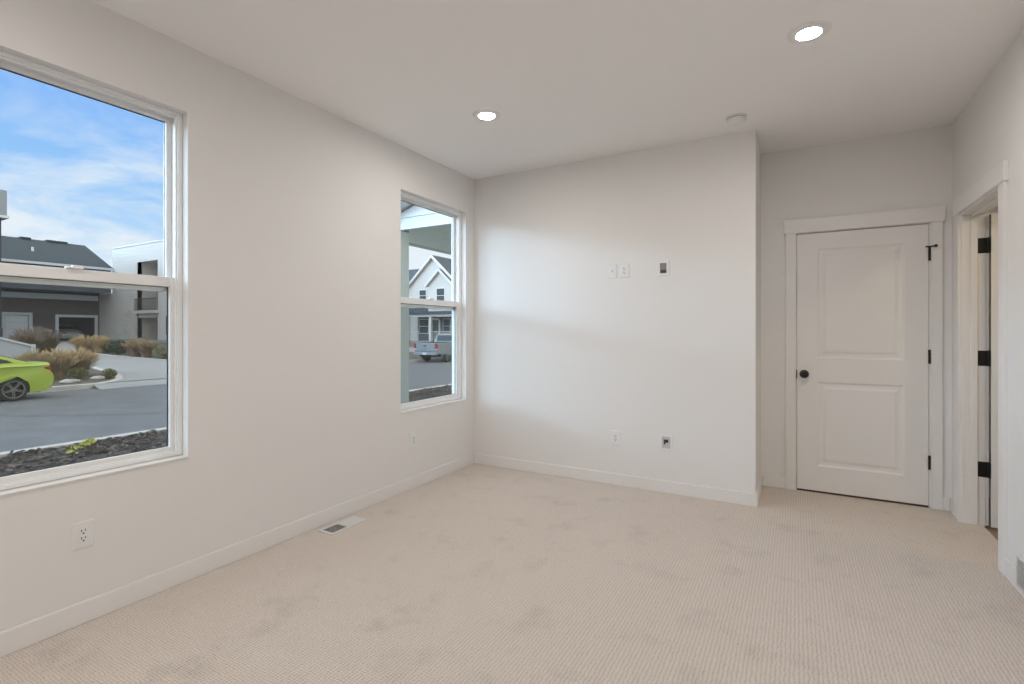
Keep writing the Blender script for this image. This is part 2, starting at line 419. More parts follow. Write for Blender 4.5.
# alcove wall with the closet doorway
D1 = (-0.012, 0.839, 2.064)
J = 0.010
struct('wall_alcove', B((XC, D1[0] - J, YA, YA + 0.11, 0, H), (D1[1] + J, XR, YA, YA + 0.11, 0, H), (D1[0] - J, D1[1] + J, YA, YA + 0.11, D1[2] + J, H)), M['wall'])
# right wall with the hall doorway
D2 = (3.635, 4.40, 2.064); XH = XR + 0.12
struct('wall_right', B((XR, XH, YR, D2[0] - 0.014, 0, H), (XR, XH, D2[1] + 0.014, YA + 0.11, 0, H), (XR, XH, D2[0] - 0.014, D2[1] + 0.014, D2[2], H)), M['wall'])
struct('wall_rear', B((XL, XR, YR - 0.1, YR, 0, H)), M['wall'])
# hall beyond the open door, closet behind the shut one
struct('floor_hall', B((XR + 0.11, 2.5, 2.4, 5.3, -0.25, -0.012)), M['hallfloor'])
struct('ceiling_hall', B((XH, 2.5, 2.4, 5.3, 2.44, 2.55)), M['ceil'])
struct('wall_hall', B((2.4, 2.5, 2.4, 5.3, -0.012, 2.44), (XH, 2.4, 5.2, 5.3, -0.012, 2.44), (XH, 2.4, 2.4, 2.5, -0.012, 2.44)), M['wall'])
struct('wall_closet', B((XC, XR, YA + 0.7, YA + 0.8, 0, H), (XC, XC + 0.1, YA + 0.11, YA + 0.7, 0, H), (XR - 0.1, XR, YA + 0.11, YA + 0.7, 0, H)), M['wall'])

struct('wall_exterior', B((XL - WT, XL, YA + 0.1, 12.0, -0.7, 3.0), (XL - WT, XL, -9.0, YR, -0.7, 3.0), (XL - WT, XL, YR, YA + 0.1, -0.9, -0.4)), M['s_house'])

# baseboards
bh, bt = 0.097, 0.014


def bb(name, *boxes):
    struct(name, B(*boxes), M['trim'], bevel=0.004)


bb('baseboard_left', (XL, XL + bt, YR, YB, 0, bh))
bb('baseboard_back', (XL + bt, XC + bt, YB - bt, YB, 0, bh))
bb('baseboard_return', (XC, XC + bt, YB, YA - bt, 0, bh))
bb('baseboard_alcove_left', (XC + bt, -0.075, YA - bt, YA, 0, bh))
bb('baseboard_alcove_right', (0.902, XR - bt, YA - bt, YA, 0, bh))
bb('baseboard_right_far', (XR - bt, XR, 4.49, YA, 0, bh))
bb('baseboard_right', (XR - bt, XR, YR, 3.56, 0, bh))
bb('baseboard_rear', (XL + bt, XR - bt, YR, YR + bt, 0, bh))

# door casings (flat boards with a taller, wider head)
ct = 0.018
struct('trim_1', B((-0.078, -0.009, YA - ct, YA, 0, 2.059), (0.839, 0.902, YA - ct, YA, 0, 2.059), (-0.092, 0.916, YA - ct - 0.006, YA, 2.059, 2.168),
                   (D1[0] - J, D1[0] + 0.009, YA - 0.001, YA + 0.11, 0, D1[2]), (D1[1] - 0.009, D1[1] + J, YA - 0.001, YA + 0.11, 0, D1[2]), (D1[0] - J, D1[1] + J, YA - 0.001, YA + 0.11, D1[2] - 0.009, D1[2] + J)), M['trim'], bevel=0.002,
       label='white flat casing with a wider head board around the shut two-panel door')
jx0, jx1 = XR - 0.001, XH + 0.001
struct('trim_2', B((XR - ct, XR, D2[1] + 0.004, D2[1] + 0.088, 0, D2[2] - 0.004), (XR - ct, XR, D2[0] - 0.088, D2[0] - 0.004, 0, D2[2] - 0.004),
                   (XR - ct - 0.006, XR, D2[0] - 0.10, D2[1] + 0.10, D2[2] - 0.004, D2[2] + 0.10),
                   (jx0, jx1, D2[1], D2[1] + 0.014, -0.01, D2[2]), (jx0, jx1, D2[0] - 0.014, D2[0], -0.01, D2[2]), (jx0, jx1, D2[0] - 0.014, D2[1] + 0.014, D2[2] - 0.014, D2[2] + 0.0),
                   (XR + 0.045, XR + 0.080, D2[1] - 0.011, D2[1], 0.0, D2[2] - 0.014), (XR + 0.045, XR + 0.080, D2[0], D2[0] + 0.011, 0.0, D2[2] - 0.014),
                   (XR + 0.045, XR + 0.080, D2[0], D2[1], D2[2] - 0.025, D2[2] - 0.014),
                   (XH, XH + ct, D2[0] - 0.088, D2[0] - 0.004, 0, D2[2]), (XH, XH + ct, D2[1] + 0.004, D2[1] + 0.088, 0, D2[2])), M['trim'], bevel=0.002,
       label='white flat casing and jamb of the open doorway in the right wall')


# ------------------------------------------------------------------ doors
def panel_door(bm, w, h, t, panels):
    """slab from x 0..w, y 0 (front) .. t, with sunk and raised panels on both faces"""
    xs = sorted({0, w, *[p[0] for p in panels], *[p[1] for p in panels]}); zs = sorted({0, h, *[p[2] for p in panels], *[p[3] for p in panels]})
    for face, sgn in ((0.0, 1), (t, -1)):
        for i in range(len(xs) - 1):
            for k in range(len(zs) - 1):
                x0, x1, z0, z1 = xs[i], xs[i + 1], zs[k], zs[k + 1]
                hit = any(abs(p[0] - x0) < 1e-6 and abs(p[1] - x1) < 1e-6 and abs(p[2] - z0) < 1e-6 and abs(p[3] - z1) < 1e-6 for p in panels)
                if not hit:
                    bm.faces.new([bm.verts.new(q) for q in ((x0, face, z0), (x1, face, z0), (x1, face, z1), (x0, face, z1))])
                else:
                    prev = None
                    for ins, dep in ((0, 0), (0.014, 0.010), (0.034, 0.010), (0.056, 0.003)):
                        y = face + sgn * dep
                        ring = [bm.verts.new(q) for q in ((x0 + ins, y, z0 + ins), (x1 - ins, y, z0 + ins), (x1 - ins, y, z1 - ins), (x0 + ins, y, z1 - ins))]
                        if prev:
                            for a in range(4): bm.faces.new((prev[a], prev[(a + 1) % 4], ring[(a + 1) % 4], ring[a]))
                        prev = ring
                    bm.faces.new(prev)
    for q in (((0, 0, 0), (0, t, 0), (0, t, h), (0, 0, h)), ((w, 0, 0), (w, t, 0), (w, t, h), (w, 0, h)), ((0, 0, 0), (w, 0, 0), (w, t, 0), (0, t, 0)), ((0, 0, h), (w, 0, h), (w, t, h), (0, t, h))):
        bm.faces.new([bm.verts.new(p) for p in q])
    bmesh.ops.remove_doubles(bm, verts=bm.verts, dist=1e-6)


PAN = [(0.140, 0.688, 0.195, 0.860), (0.140, 0.688, 1.045, 1.910)]
RX = Matrix.Rotation(PI / 2, 4, 'X')       # z axis -> -y


def knob_bm():
    bm = bmesh.new()
    lathe(bm, [(0, 0), (0.033, 0), (0.033, 0.006), (0.014, 0.010), (0.012, 0.028), (0.022, 0.034), (0.029, 0.044), (0.029, 0.052), (0.024, 0.060), (0.010, 0.064), (0, 0.064)], 28, RX)
    return bm


bm = bmesh.new(); panel_door(bm, 0.827, 2.034, 0.035, PAN)
door1 = struct('door_1', bm, M['trim'], label='white two-panel door shut in the alcove, black knob on its left')
door1.location = (0.0, YA + 0.003, 0.016)
tag(door1, None, 'door')
k = obj('knob', knob_bm(), M['black'], door1, smooth=True); k.location = (0.050, 0, 0.918); k['label'] = 'round black door knob'
obj('gap_shade', B((0.0, 0.827, 0.004, 0.030, -0.0155, -0.0003)), M['gapshade'], door1)['label'] = 'dark brown strip painted for the shade in the gap under the door'  # dark strip in place of the shade below the slab
obj('latch_plate', B((-0.006, 0.0005, -0.006, 0.012, 0.885, 0.950)), M['black'], door1)
for z in (0.313, 1.076, 1.818):
    bm = B((0.8255, 0.8335, -0.010, 0.006, z - 0.048, z + 0.048)); tube(bm, [(0.8295, -0.010, z - 0.05), (0.8295, -0.010, z + 0.05)], 0.0075, 10)
    obj('hinge', bm, M['black'], door1)
bm = bmesh.new(); tube(bm, [(0.8295, -0.012, 1.868), (0.853, -0.040, 1.868)], 0.005, 8); lathe(bm, [(0, -0.005), (0.010, -0.005), (0.010, 0.008), (0, 0.008)], 12, Matrix.Translation((0.859, -0.046, 1.868)) @ RX)
tube(bm, [(0.8295, -0.012, 1.868), (0.807, -0.024, 1.868)], 0.005, 8)
obj('door_stop', bm, M['black'], door1)

bm = bmesh.new(); panel_door(bm, 0.735, 2.03, 0.035, [(0.125, 0.610, 0.195, 0.860), (0.125, 0.610, 1.045, 1.905)])
door2 = struct('door_2', bm, M['trim'], label='white door swung open into the hall beyond the right-hand doorway')
door2.location = (XH + 0.018, 4.355, 0.008)
tag(door2, None, 'door')
for z in (0.36, 1.09, 1.83):
    # one square leaf on the jamb, one on the door's edge, and the knuckle between
    o = obj('hinge', B((-0.056, -0.006, 0.0425, 0.0455, z - 0.050, z + 0.050), (-0.0025, -0.0005, 0.002, 0.034, z - 0.050, z + 0.050)), M['black'], door2, bevel=0.001)
    bm = bmesh.new(); tube(bm, [(-0.004, 0.040, z - 0.051), (-0.004, 0.040, z + 0.051)], 0.006, 10); obj('knuckle', bm, M['black'], o)
obj('hinge_gap_shade', B((-0.0015, 0.0003, 0.012, 0.034, 0.004, 2.026)), M['gapshade'], door2)['label'] = 'dark brown strip painted for the shade in the hinge gap'  # dark strip painting the shade between jamb and open door
k = obj('knob', knob_bm(), M['black'], door2, smooth=True); k.location = (0.685, 0, 0.918)

# ------------------------------------------------------------------ windows (single hung, upper sash outside)
def frame_boxes(bm, x0, x1, y0, y1, z0, z1, wl, wr, wb, wt_):
    box(bm, x0, x1, y0, y0 + wl, z0, z1); box(bm, x0, x1, y1 - wr, y1, z0, z1)
    box(bm, x0, x1, y0 + wl, y1 - wr, z0, z0 + wb); box(bm, x0, x1, y0 + wl, y1 - wr, z1 - wt_, z1)


for n, (ya, yb) in enumerate(WINS):
    bm = bmesh.new()
    frame_boxes(bm, -2.856, -2.770, ya, yb, Z0 + 0.004, Z1, 0.022, 0.022, 0.020, 0.018)
    frame_boxes(bm, -2.810, -2.779, ya + 0.020, yb - 0.020, Z0 + 0.022, Z1 - 0.017, 0.010, 0.010, 0.008, 0.010)
    win = struct(f'window_{n + 1}', bm, M['vinyl'], bevel=0.003,
                 label=('white single-hung window close to the camera, with the lime car outside', 'white single-hung window beside the far corner, porch column outside', 'white single-hung window added behind the camera for daylight')[n])
    tag(win, None, 'window')
    # upper sash (outer track), lower sash (inner track)
    bm = bmesh.new(); frame_boxes(bm, -2.853, -2.826, ya + 0.022, yb - 0.022, 1.480, Z1 - 0.018, 0.028, 0.028, 0.050, 0.024)
    up = obj('upper_sash', bm, M['vinyl'], win, bevel=0.003)
    obj('pane', B((-2.842, -2.838, ya + 0.049, yb - 0.049, 1.529, Z1 - 0.041)), M['glass'], up)
    bm = bmesh.new(); frame_boxes(bm, -2.841, -2.8405, ya + 0.050, yb - 0.050, 1.530, Z1 - 0.042, 0.0025, 0.0025, 0.0025, 0.006); obj('gasket', bm, M['gasket'], up)
    bm = bmesh.new(); frame_boxes(bm, -2.822, -2.790, ya + 0.022, yb - 0.022, Z0 + 0.022, 1.553, 0.028, 0.028, 0.030, 0.050)
    lo = obj('lower_sash', bm, M['vinyl'], win, bevel=0.003)
    obj('pane', B((-2.808, -2.804, ya + 0.049, yb - 0.049, Z0 + 0.051, 1.504)), M['glass'], lo)
    bm = bmesh.new(); frame_boxes(bm, -2.809, -2.8085, ya + 0.050, yb - 0.050, Z0 + 0.052, 1.503, 0.0035, 0.006, 0.0035, 0.003); obj('gasket', bm, M['gasket'], lo)
    bm = B((-2.800, -2.772, (ya + yb) / 2 - 0.03, (ya + yb) / 2 + 0.03, 1.553, 1.560)); box(bm, -2.798, -2.780, (ya + yb) / 2 - 0.008, (ya + yb) / 2 + 0.03, 1.560, 1.568)
    obj('sash_lock', bm, M['vinyl'], win, bevel=0.002)
    # insect screen outside the lower sash
    bm = bmesh.new(); frame_boxes(bm, -2.870, -2.859, ya + 0.002, yb - 0.002, Z0 + 0.006, 1.500, 0.016, 0.016, 0.020, 0.020)
    sc = obj('screen_frame', bm, M['vinyl'], win)
    bm = bmesh.new(); bm.faces.new([bm.verts.new(p) for p in ((-2.8645, ya + 0.022, Z0 + 0.024), (-2.8645, yb - 0.022, Z0 + 0.024), (-2.8645, yb - 0.022, 1.482), (-2.8645, ya + 0.022, 1.482))])
    obj('screen_mesh', bm, M['screen'], sc)
    obj('sill', B((-2.772, XL + 0.006, ya - 0.004, yb + 0.004, Z0 - 0.006, Z0 + 0.003)), M['trim'], win, bevel=0.002)

# ------------------------------------------------------------------ recessed lamps, smoke detector
def downlight(loc, label, lens='lens', group='recessed ceiling lamps'):
    t = thing('recessed_light', label, 'ceiling light', loc, 0, group)
    bm = bmesh.new(); lathe(bm, [(0.052, -0.001), (0.055, -0.009), (0.080, -0.010), (0.093, -0.004), (0.095, 0.0)], 48); obj('trim_ring', bm, M['trim'], t, smooth=True)
    bm = bmesh.new(); lathe(bm, [(0.0525, -0.001), (0.0525, -0.0045), (0.040, -0.006), (0, -0.0065)], 48); obj('lens', bm, M[lens], t, smooth=True)
    return t


downlight((-1.83, 2.88, H), 'lit round recessed ceiling lamp nearer the window wall')
downlight((0.05, 2.86, H), 'lit round recessed ceiling lamp above the carpet in front of the door')
downlight((-1.83, 0.2, H), 'added round recessed ceiling lamp, out of view, beside the near window')  # this and the next three lamps are unseen, added to even the light
downlight((0.05, 0.2, H), 'added round recessed ceiling lamp, out of view, above the camera')
downlight((-1.83, -1.7, H), 'added round recessed ceiling lamp, out of view at the rear, window side')
downlight((0.05, -1.7, H), 'added round recessed ceiling lamp, out of view at the rear, doorway side')
downlight((1.75, 3.6, 2.44), 'warm round recessed ceiling lamp in the hall beyond the doorway', 'hall_lens', None)

t = thing('smoke_detector', 'white round smoke detector on the ceiling by the outside wall corner', 'smoke detector', (-0.36, 3.75, H))
bm = bmesh.new(); lathe(bm, [(0, 0), (0.066, 0), (0.066, -0.010), (0.0, -0.010)], 40); obj('mounting_base', bm, M['plate'], t, smooth=True)
bm = bmesh.new(); lathe(bm, [(0, -0.010), (0.056, -0.010), (0.056, -0.016), (0, -0.016)], 40); obj('vent_slot', bm, M['boxgrey'], t)
bm = bmesh.new(); lathe(bm, [(0.0, -0.014), (0.060, -0.014), (0.062, -0.018), (0.058, -0.032), (0.046, -0.041), (0.018, -0.044), (0.016, -0.041), (0, -0.041)], 40); obj('cover', bm, M['plate'], t, smooth=True)

# ------------------------------------------------------------------ wall plates (built facing -Y, back on y = 0)
def plate_bm(w, h, d=0.006, hole=None):
    bm = bmesh.new()
    if not hole:
        rings = []
        for ins, y in ((0, 0), (0, -0.002), (0.004, -d)):
            rings.append([bm.verts.new(p) for p in ((-w / 2 + ins, y, -h / 2 + ins), (w / 2 - ins, y, -h / 2 + ins), (w / 2 - ins, y, h / 2 - ins), (-w / 2 + ins, y, h / 2 - ins))])
        for a, b in zip(rings, rings[1:]):
            for q in range(4): bm.faces.new((a[q], a[(q + 1) % 4], b[(q + 1) % 4], b[q]))
        bm.faces.new(rings[0][::-1]); bm.faces.new(rings[-1])
    else:
        hw, hh = hole[0] / 2, hole[1] / 2
        for b in ((-w / 2, -hw, -h / 2, h / 2), (hw, w / 2, -h / 2, h / 2), (-hw, hw, -h / 2, -hh), (-hw, hw, hh, h / 2)): box(bm, b[0], b[1], -d, 0, b[2], b[3])
    return bm


def outlet(loc, rotz, label, w=0.080, h=0.117, group='wall outlets'):
    t = thing('wall_outlet', label, 'outlet', loc, rotz, group)
    obj('cover_plate', plate_bm(w, h), M['plate'], t)
    r = obj('receptacle', B((-0.0165, 0.0165, -0.0085, -0.003, -0.0335, 0.0335)), M['plate'], t, bevel=0.0015)
    bm = bmesh.new()
    for zc in (0.016, -0.016):
        box(bm, -0.0085, -0.0055, -0.0092, -0.0080, zc - 0.001, zc + 0.009); box(bm, 0.0055, 0.0085, -0.0092, -0.0080, zc, zc + 0.008)
        lathe(bm, [(0, 0), (0.0035, 0), (0.0035, 0.0012), (0, 0.0012)], 10, Matrix.Translation((0, -0.0080, zc - 0.008)) @ RX)
    obj('slots', bm, M['slot'], r)
    for zc in (0.047, -0.047):
        bm = bmesh.new(); lathe(bm, [(0, 0), (0.0032, 0), (0.0028, 0.0012), (0, 0.0014)], 10, Matrix.Translation((0, -0.0058, zc)) @ RX)
        obj('screw', bm, M['plate'], t)
    return t


outlet((XL, 0.989, 0.386), PI / 2, 'white duplex outlet on the left wall below the near window')
outlet((XL, 3.166, 0.390), PI / 2, 'white duplex outlet on the left wall below the far window')
outlet((-1.309, YB, 0.392), 0, 'white duplex outlet low on the back wall, left of the open wiring box')
outlet((-1.234, YB, 1.772), 0, 'white duplex outlet high on the back wall, between the cable plate and wiring box')

t = thing('cable_plate', 'white cable plate high on the back wall, leftmost of the upper plates', 'wall plate', (-1.335, YB, 1.774), 0)
obj('cover_plate', plate_bm(0.074, 0.117), M['plate'], t)
obj('insert', B((-0.0165, 0.0165, -0.008, -0.003, -0.0335, 0.0335)), M['plate'], t, bevel=0.0015)
bm = bmesh.new(); lathe(bm, [(0, 0), (0.006, 0), (0.006, 0.004), (0.004, 0.004), (0.004, 0.010), (0, 0.010)], 12, Matrix.Translation((0, -0.008, 0)) @ RX); obj('coax_jack', bm, M['steel'], t)


def open_box(loc, label, w, h, hole, off, plug=False):
    t = thing('low_voltage_box', label, 'wall box', loc, 0, 'open wiring boxes')
    obj('mounting_frame', plate_bm(w, h, 0.007, hole), M['plate'], t, bevel=0.001)
    hw, hh = hole[0] / 2, hole[1] / 2
    obj('recess', B((-hw, hw, -0.0015, 0.0, -hh, hh)), M['greyplate' if plug else 'boxgrey'], t)
    if plug:
        obj('dark_port', B((-0.020, 0.014, -0.0030, -0.0010, 0.000, 0.024), (-0.020, -0.008, -0.0030, -0.0010, -0.016, 0.000)), M['slot'], t, bevel=0.001)
    else:
        o = obj('dark_strip', B((-hw + 0.003, hw - 0.003, -0.0030, -0.0010, -hh + 0.002, -hh + 0.026)), M['gap'], t)  # darker strip along the bottom of the grey recess
    return t


open_box((-0.920, YB, 1.774), 'open wiring box with grey recess high on the back wall', 0.088, 0.120, (0.050, 0.080), 0)
open_box((-0.896, YB, 0.396), 'white wiring box with a dark port low on the back wall', 0.092, 0.130, (0.062, 0.092), 0, True)

# floor register: enamelled frame, two banks of louvres leaning opposite ways
t = thing('floor_register', 'white metal floor vent in the carpet beside the left baseboard', 'floor vent', (-2.594, 2.329, 0.0))
bm = bmesh.new()
for b in ((-0.066, -0.048, -0.150, 0.150), (0.048, 0.066, -0.150, 0.150), (-0.048, 0.048, -0.150, -0.130), (-0.048, 0.048, 0.130, 0.150), (-0.048, 0.048, -0.006, 0.006)): box(bm, b[0], b[1], b[2], b[3], 0.0, 0.006)
obj('frame', bm, M['ventw'], t, bevel=0.0015)
obj('duct', B((-0.048, 0.048, -0.130, 0.130, 0.0002, 0.001)), M['slot'], t)
for bank, (ya, yb, lean) in enumerate(((-0.128, -0.008, -1), (0.008, 0.128, 1))):
    bm = bmesh.new()
    n = 9
    for q in range(n):
        y = ya + (q + 0.5) * (yb - ya) / n
        dy = 0.0058 * lean
        prism(bm, [(y - dy - 0.0008, 0.001), (y - dy + 0.0008, 0.001), (y + dy + 0.0008, 0.0055), (y + dy - 0.0008, 0.0055)], 'x', -0.048, 0.048)
    obj('louvres', bm, M['ventw'], t)

t = thing('wall_grille', 'white return air grille low on the right wall just above the baseboard', 'wall vent', (XR, 3.17, 0.105), -PI / 2)
W2, H2 = 0.20, 0.075
bm = bmesh.new()
for b in ((-W2, -W2 + 0.010, -H2, H2), (W2 - 0.010, W2, -H2, H2), (-W2 + 0.010, W2 - 0.010, -H2, -H2 + 0.010), (-W2 + 0.010, W2 - 0.010, H2 - 0.010, H2)): box(bm, b[0], b[1], -0.020, 0.0, b[2], b[3])
obj('frame', bm, M['ventw'], t, bevel=0.002)
obj('duct', B((-W2 + 0.010, W2 - 0.010, -0.0155, -0.0145, -H2 + 0.010, H2 - 0.010)), M['slot'], t)
bm = bmesh.new()
for q in range(11):
    z = -H2 + 0.017 + q * (2 * H2 - 0.034) / 10
    prism(bm, [(-0.0155, z - 0.0025), (-0.0155, z + 0.0025), (-0.0200, z + 0.0035), (-0.0200, z - 0.0015)], 'x', -W2 + 0.010, W2 - 0.010)
obj('fins', bm, M['ventw'], t)

# ------------------------------------------------------------------ outside: ground, street, kerbs
def terr(x):
    return -0.65 + min(max(-x - 22.3, 0) * 0.042, 1.0)


def sheet(bm, pts, dz=0.0):
    """ground polygon draped on the rising ground"""
    bm.faces.new([bm.verts.new((x, y, terr(x) + dz)) for x, y in pts])


bm = bmesh.new()
xs = [-22.3, -46.11, -47, -150]
for a, b in zip(xs, xs[1:]): sheet(bm, [(a, -70), (a, 130), (b, 130), (b, -70)])
for (a, za), (b, zb) in (((-22.3, -0.65), (-22.3, -1.3)), ):
    bm.faces.new([bm.verts.new(p) for p in ((a, -70, za), (a, 130, za), (b, 130, zb), (b, -70, zb))])
bmesh.ops.remove_doubles(bm, verts=bm.verts, dist=1e-5)
struct('ground', bm, M['soil'])
struct('street', B((-22.3, -11.2, -70, 130, -1.2, -0.80)), M['asphalt'])
bm = bmesh.new()
prev = None
for q in range(40):
    u = q / 39; x = -19.6 + 6.5 * u; y = 5.2 + 1.6 * u + 0.10 * math.sin(u * 9) - 1.6 + 2.2 * u * u
    c = [bm.verts.new((x - 0.01, y - 0.045, -0.797)), bm.verts.new((x + 0.01, y + 0.045, -0.797))]
    if prev: bm.faces.new((prev[0], prev[1], c[1], c[0]))
    prev = c
struct('trim_street_seam', bm, M['tar'])
struct('kerb', B((-11.22, -11.02, -70, 130, -1.2, -0.685)), M['kerb'], bevel=0.02)
bm = bmesh.new()                                # mulch bed sloping up to the house, lumpy
nx, ny = 80, 300
vs = [[None] * (ny + 1) for _ in range(nx + 1)]
for i in range(nx + 1):
    for j in range(ny + 1):
        x = -11.02 + (11.02 - 2.875) * i / nx; y = -6 + 30 * j / ny
        z = -0.72 + 0.22 * (i / nx) + 0.05 * noise.noise((x * 2.3, y * 2.3, 0)) + 0.05 * noise.noise((x * 7, y * 7, 4)) + 0.03 * noise.noise((x * 17, y * 17, 9))
        vs[i][j] = bm.verts.new((x, y, z))
for i in range(nx):
    for j in range(ny): bm.faces.new((vs[i][j], vs[i + 1][j], vs[i + 1][j + 1], vs[i][j + 1]))
mulch = tag(obj('mulch', bm, M['mulch']), 'dark bark mulch between the house and the near kerb', 'mulch', None, 'stuff')

rng = random.Random(5)
bm = bmesh.new()
for _ in range(9000):
    x = -11.0 + 5.2 * rng.random() ** 1.3; y = 0.5 + 21 * rng.random()
    z = -0.72 + 0.22 * ((x + 11.02) / 8.153) + 0.05 * noise.noise((x * 2.3, y * 2.3, 0)) + 0.05 * noise.noise((x * 7, y * 7, 4)) + 0.02
    a = rng.uniform(0, PI); L_, W_ = rng.uniform(0.018, 0.06), rng.uniform(0.008, 0.020); tl = rng.uniform(-0.5, 0.5)
    u = Vector((math.cos(a), math.sin(a), tl)) * L_; v = Vector((-math.sin(a), math.cos(a), rng.uniform(-0.4, 0.4))) * W_; w = Vector((0, 0, 0.008)); p = Vector((x, y, z))
    q = [bm.verts.new(p + c) for c in (u + v + w, u - v + w, -u - v + w, -u + v + w, u + v - w, u - v - w, -u - v - w, -u + v - w)]
    for f in ((0, 1, 2, 3), (7, 6, 5, 4), (0, 4, 5, 1), (1, 5, 6, 2), (2, 6, 7, 3), (3, 7, 4, 0)): bm.faces.new([q[i] for i in f])
tag(obj('bark_chips', bm, M['chip'], mulch), 'paler bark chips', None, None, 'stuff')

# far kerb, broken by the side lane, turning into it on a radius
bm = bmesh.new()


def kerb_run(pts, w=0.24, z0=-1.0, h=0.02):
    prev = None
    for i, (x, y) in enumerate(pts):
        a = Vector(pts[max(i - 1, 0)]); b = Vector(pts[min(i + 1, len(pts) - 1)]); d = (b - a).normalized(); nrm = Vector((-d.y, d.x)) * w / 2
        zt = terr(x) + h
        ring = [bm.verts.new((x + nrm.x, y + nrm.y, zt)), bm.verts.new((x - nrm.x, y - nrm.y, zt)), bm.verts.new((x - nrm.x, y - nrm.y, z0)), bm.verts.new((x + nrm.x, y + nrm.y, z0))]
        if prev:
            for q in range(4): bm.faces.new((prev[q], prev[(q + 1) % 4], ring[(q + 1) % 4], ring[q]))
        prev = ring


kerb_run([(-22.2, -60), (-22.2, 0), (-22.2, 7.8), (-22.28, 8.5), (-22.6, 9.1), (-23.2, 9.6), (-24.2, 10.0), (-26, 10.35), (-29, 10.75), (-32, 11.1), (-36, 11.7)])
kerb_run([(-22.2, 120), (-22.2, 22), (-22.5, 19.5), (-23.6, 17.6), (-25.5, 16.2), (-28.0, 15.2), (-30, 14.75), (-32.3, 14.2), (-34.5, 13.85), (-37, 13.7)])
struct('kerb_far', bm, M['kerb'])
bm = bmesh.new()
sheet(bm, [(-21.5, 8.3), (-21.5, 20.5), (-22.35, 20.5), (-22.35, 8.4)], 0.0)
for v in bm.verts:
    if v.co.x > -22: v.co.z = -0.794
sheet(bm, [(-22.35, 8.4), (-22.35, 20.5), (-23.6, 17.6), (-25.5, 16.2), (-25.5, 10.2), (-24.2, 10.0), (-23.2, 9.6), (-22.6, 9.1)], 0.01)
sheet(bm, [(-25.5, 10.2), (-25.5, 16.2), (-28.0, 15.2), (-30, 14.75), (-30, 10.85)], 0.01)
sheet(bm, [(-30, 10.85), (-30, 14.75), (-32.3, 14.2), (-34.5, 13.85), (-37, 13.7), (-37, 11.8)], 0.012)
sheet(bm, [(-37, 11.8), (-37, 13.7), (-41, 14.6), (-46.1, 16.5), (-46.1, 12.5), (-41, 12.2)], 0.012)
sheet(bm, [(-46.1, 8.5), (-46.1, 21.5), (-57, 22), (-57, 8.5)], 0.014)
struct('driveway', bm, M['concrete'])

# ------------------------------------------------------------------ plants and stones
def blades(bm, n, rad, h, lean, w, rng, base=0.0, z0=0.0):
    for _ in range(n):
        a = rng.uniform(0, 2 * PI); r = rad * base * math.sqrt(rng.random()); ht = h * rng.uniform(0.6, 1.05); ln = lean * rng.uniform(0.2, 1.0)
        b = rng.uniform(0, 2 * PI) if rng.random() < 0.25 else a
        cx_, cy_ = r * math.cos(a), r * math.sin(a); dx, dy = math.cos(b), math.sin(b); px, py = -dy, dx
        prev = None
        for k in range(5):
            t_ = k / 4; s = ln * t_ ** 1.8; zz = z0 + ht * (t_ - 0.22 * t_ ** 3 * ln / max(lean, 0.01)); ww = w * (1 - 0.85 * t_)
            c = [bm.verts.new((cx_ + dx * s + px * ww, cy_ + dy * s + py * ww, zz)), bm.verts.new((cx_ + dx * s - px * ww, cy_ + dy * s - py * ww, zz + 0.25 * ww))]
            if prev: bm.faces.new((prev[0], prev[1], c[1], c[0]))
            prev = c


def plumes(bm, n, rad, h, rng, ln=0.30, wd=0.022, lean=0.9):
    for _ in range(n):
        a = rng.uniform(0, 2 * PI); r = rad * math.sqrt(rng.random()); ht = h * rng.uniform(0.78, 1.06) * (1 - 0.30 * (r / max(rad, 0.01)) ** 2)
        d = Vector((math.cos(a) * lean * r / rad, math.sin(a) * lean * r / rad, 1)).normalized(); p = Vector((r * math.cos(a), r * math.sin(a), ht))
        rings = []
        u = d.orthogonal().normalized(); v = d.cross(u)
        for t_, q in ((-0.5, 0.15), (-0.2, 1), (0.2, 0.8), (0.5, 0.1)):
            rings.append([bm.verts.new(p + d * ln * t_ + (u * math.cos(k * 2 * PI / 5) + v * math.sin(k * 2 * PI / 5)) * wd * q) for k in range(5)])
        for A, D in zip(rings, rings[1:]):
            for k in range(5): bm.faces.new((A[k], A[(k + 1) % 5], D[(k + 1) % 5], D[k]))


def grass_clump(x, y, rad, h, leaf, plume, label, seed, n=650, npl=130, lean=None):
    rng = random.Random(seed)
    t = thing('ornamental_grass', label, 'ornamental grass', (x, y, terr(x) - 0.02), rng.uniform(0, 6), 'ornamental grasses across the street')
    bm = bmesh.new(); blades(bm, n, rad, h * 0.92, lean or rad * 0.9, 0.016, rng, 0.45); obj('blades', bm, M[leaf], t)
    if plume:
        bm = bmesh.new(); plumes(bm, npl, rad, h * 0.95, rng); obj('plumes', bm, M[plume], t)
    return t


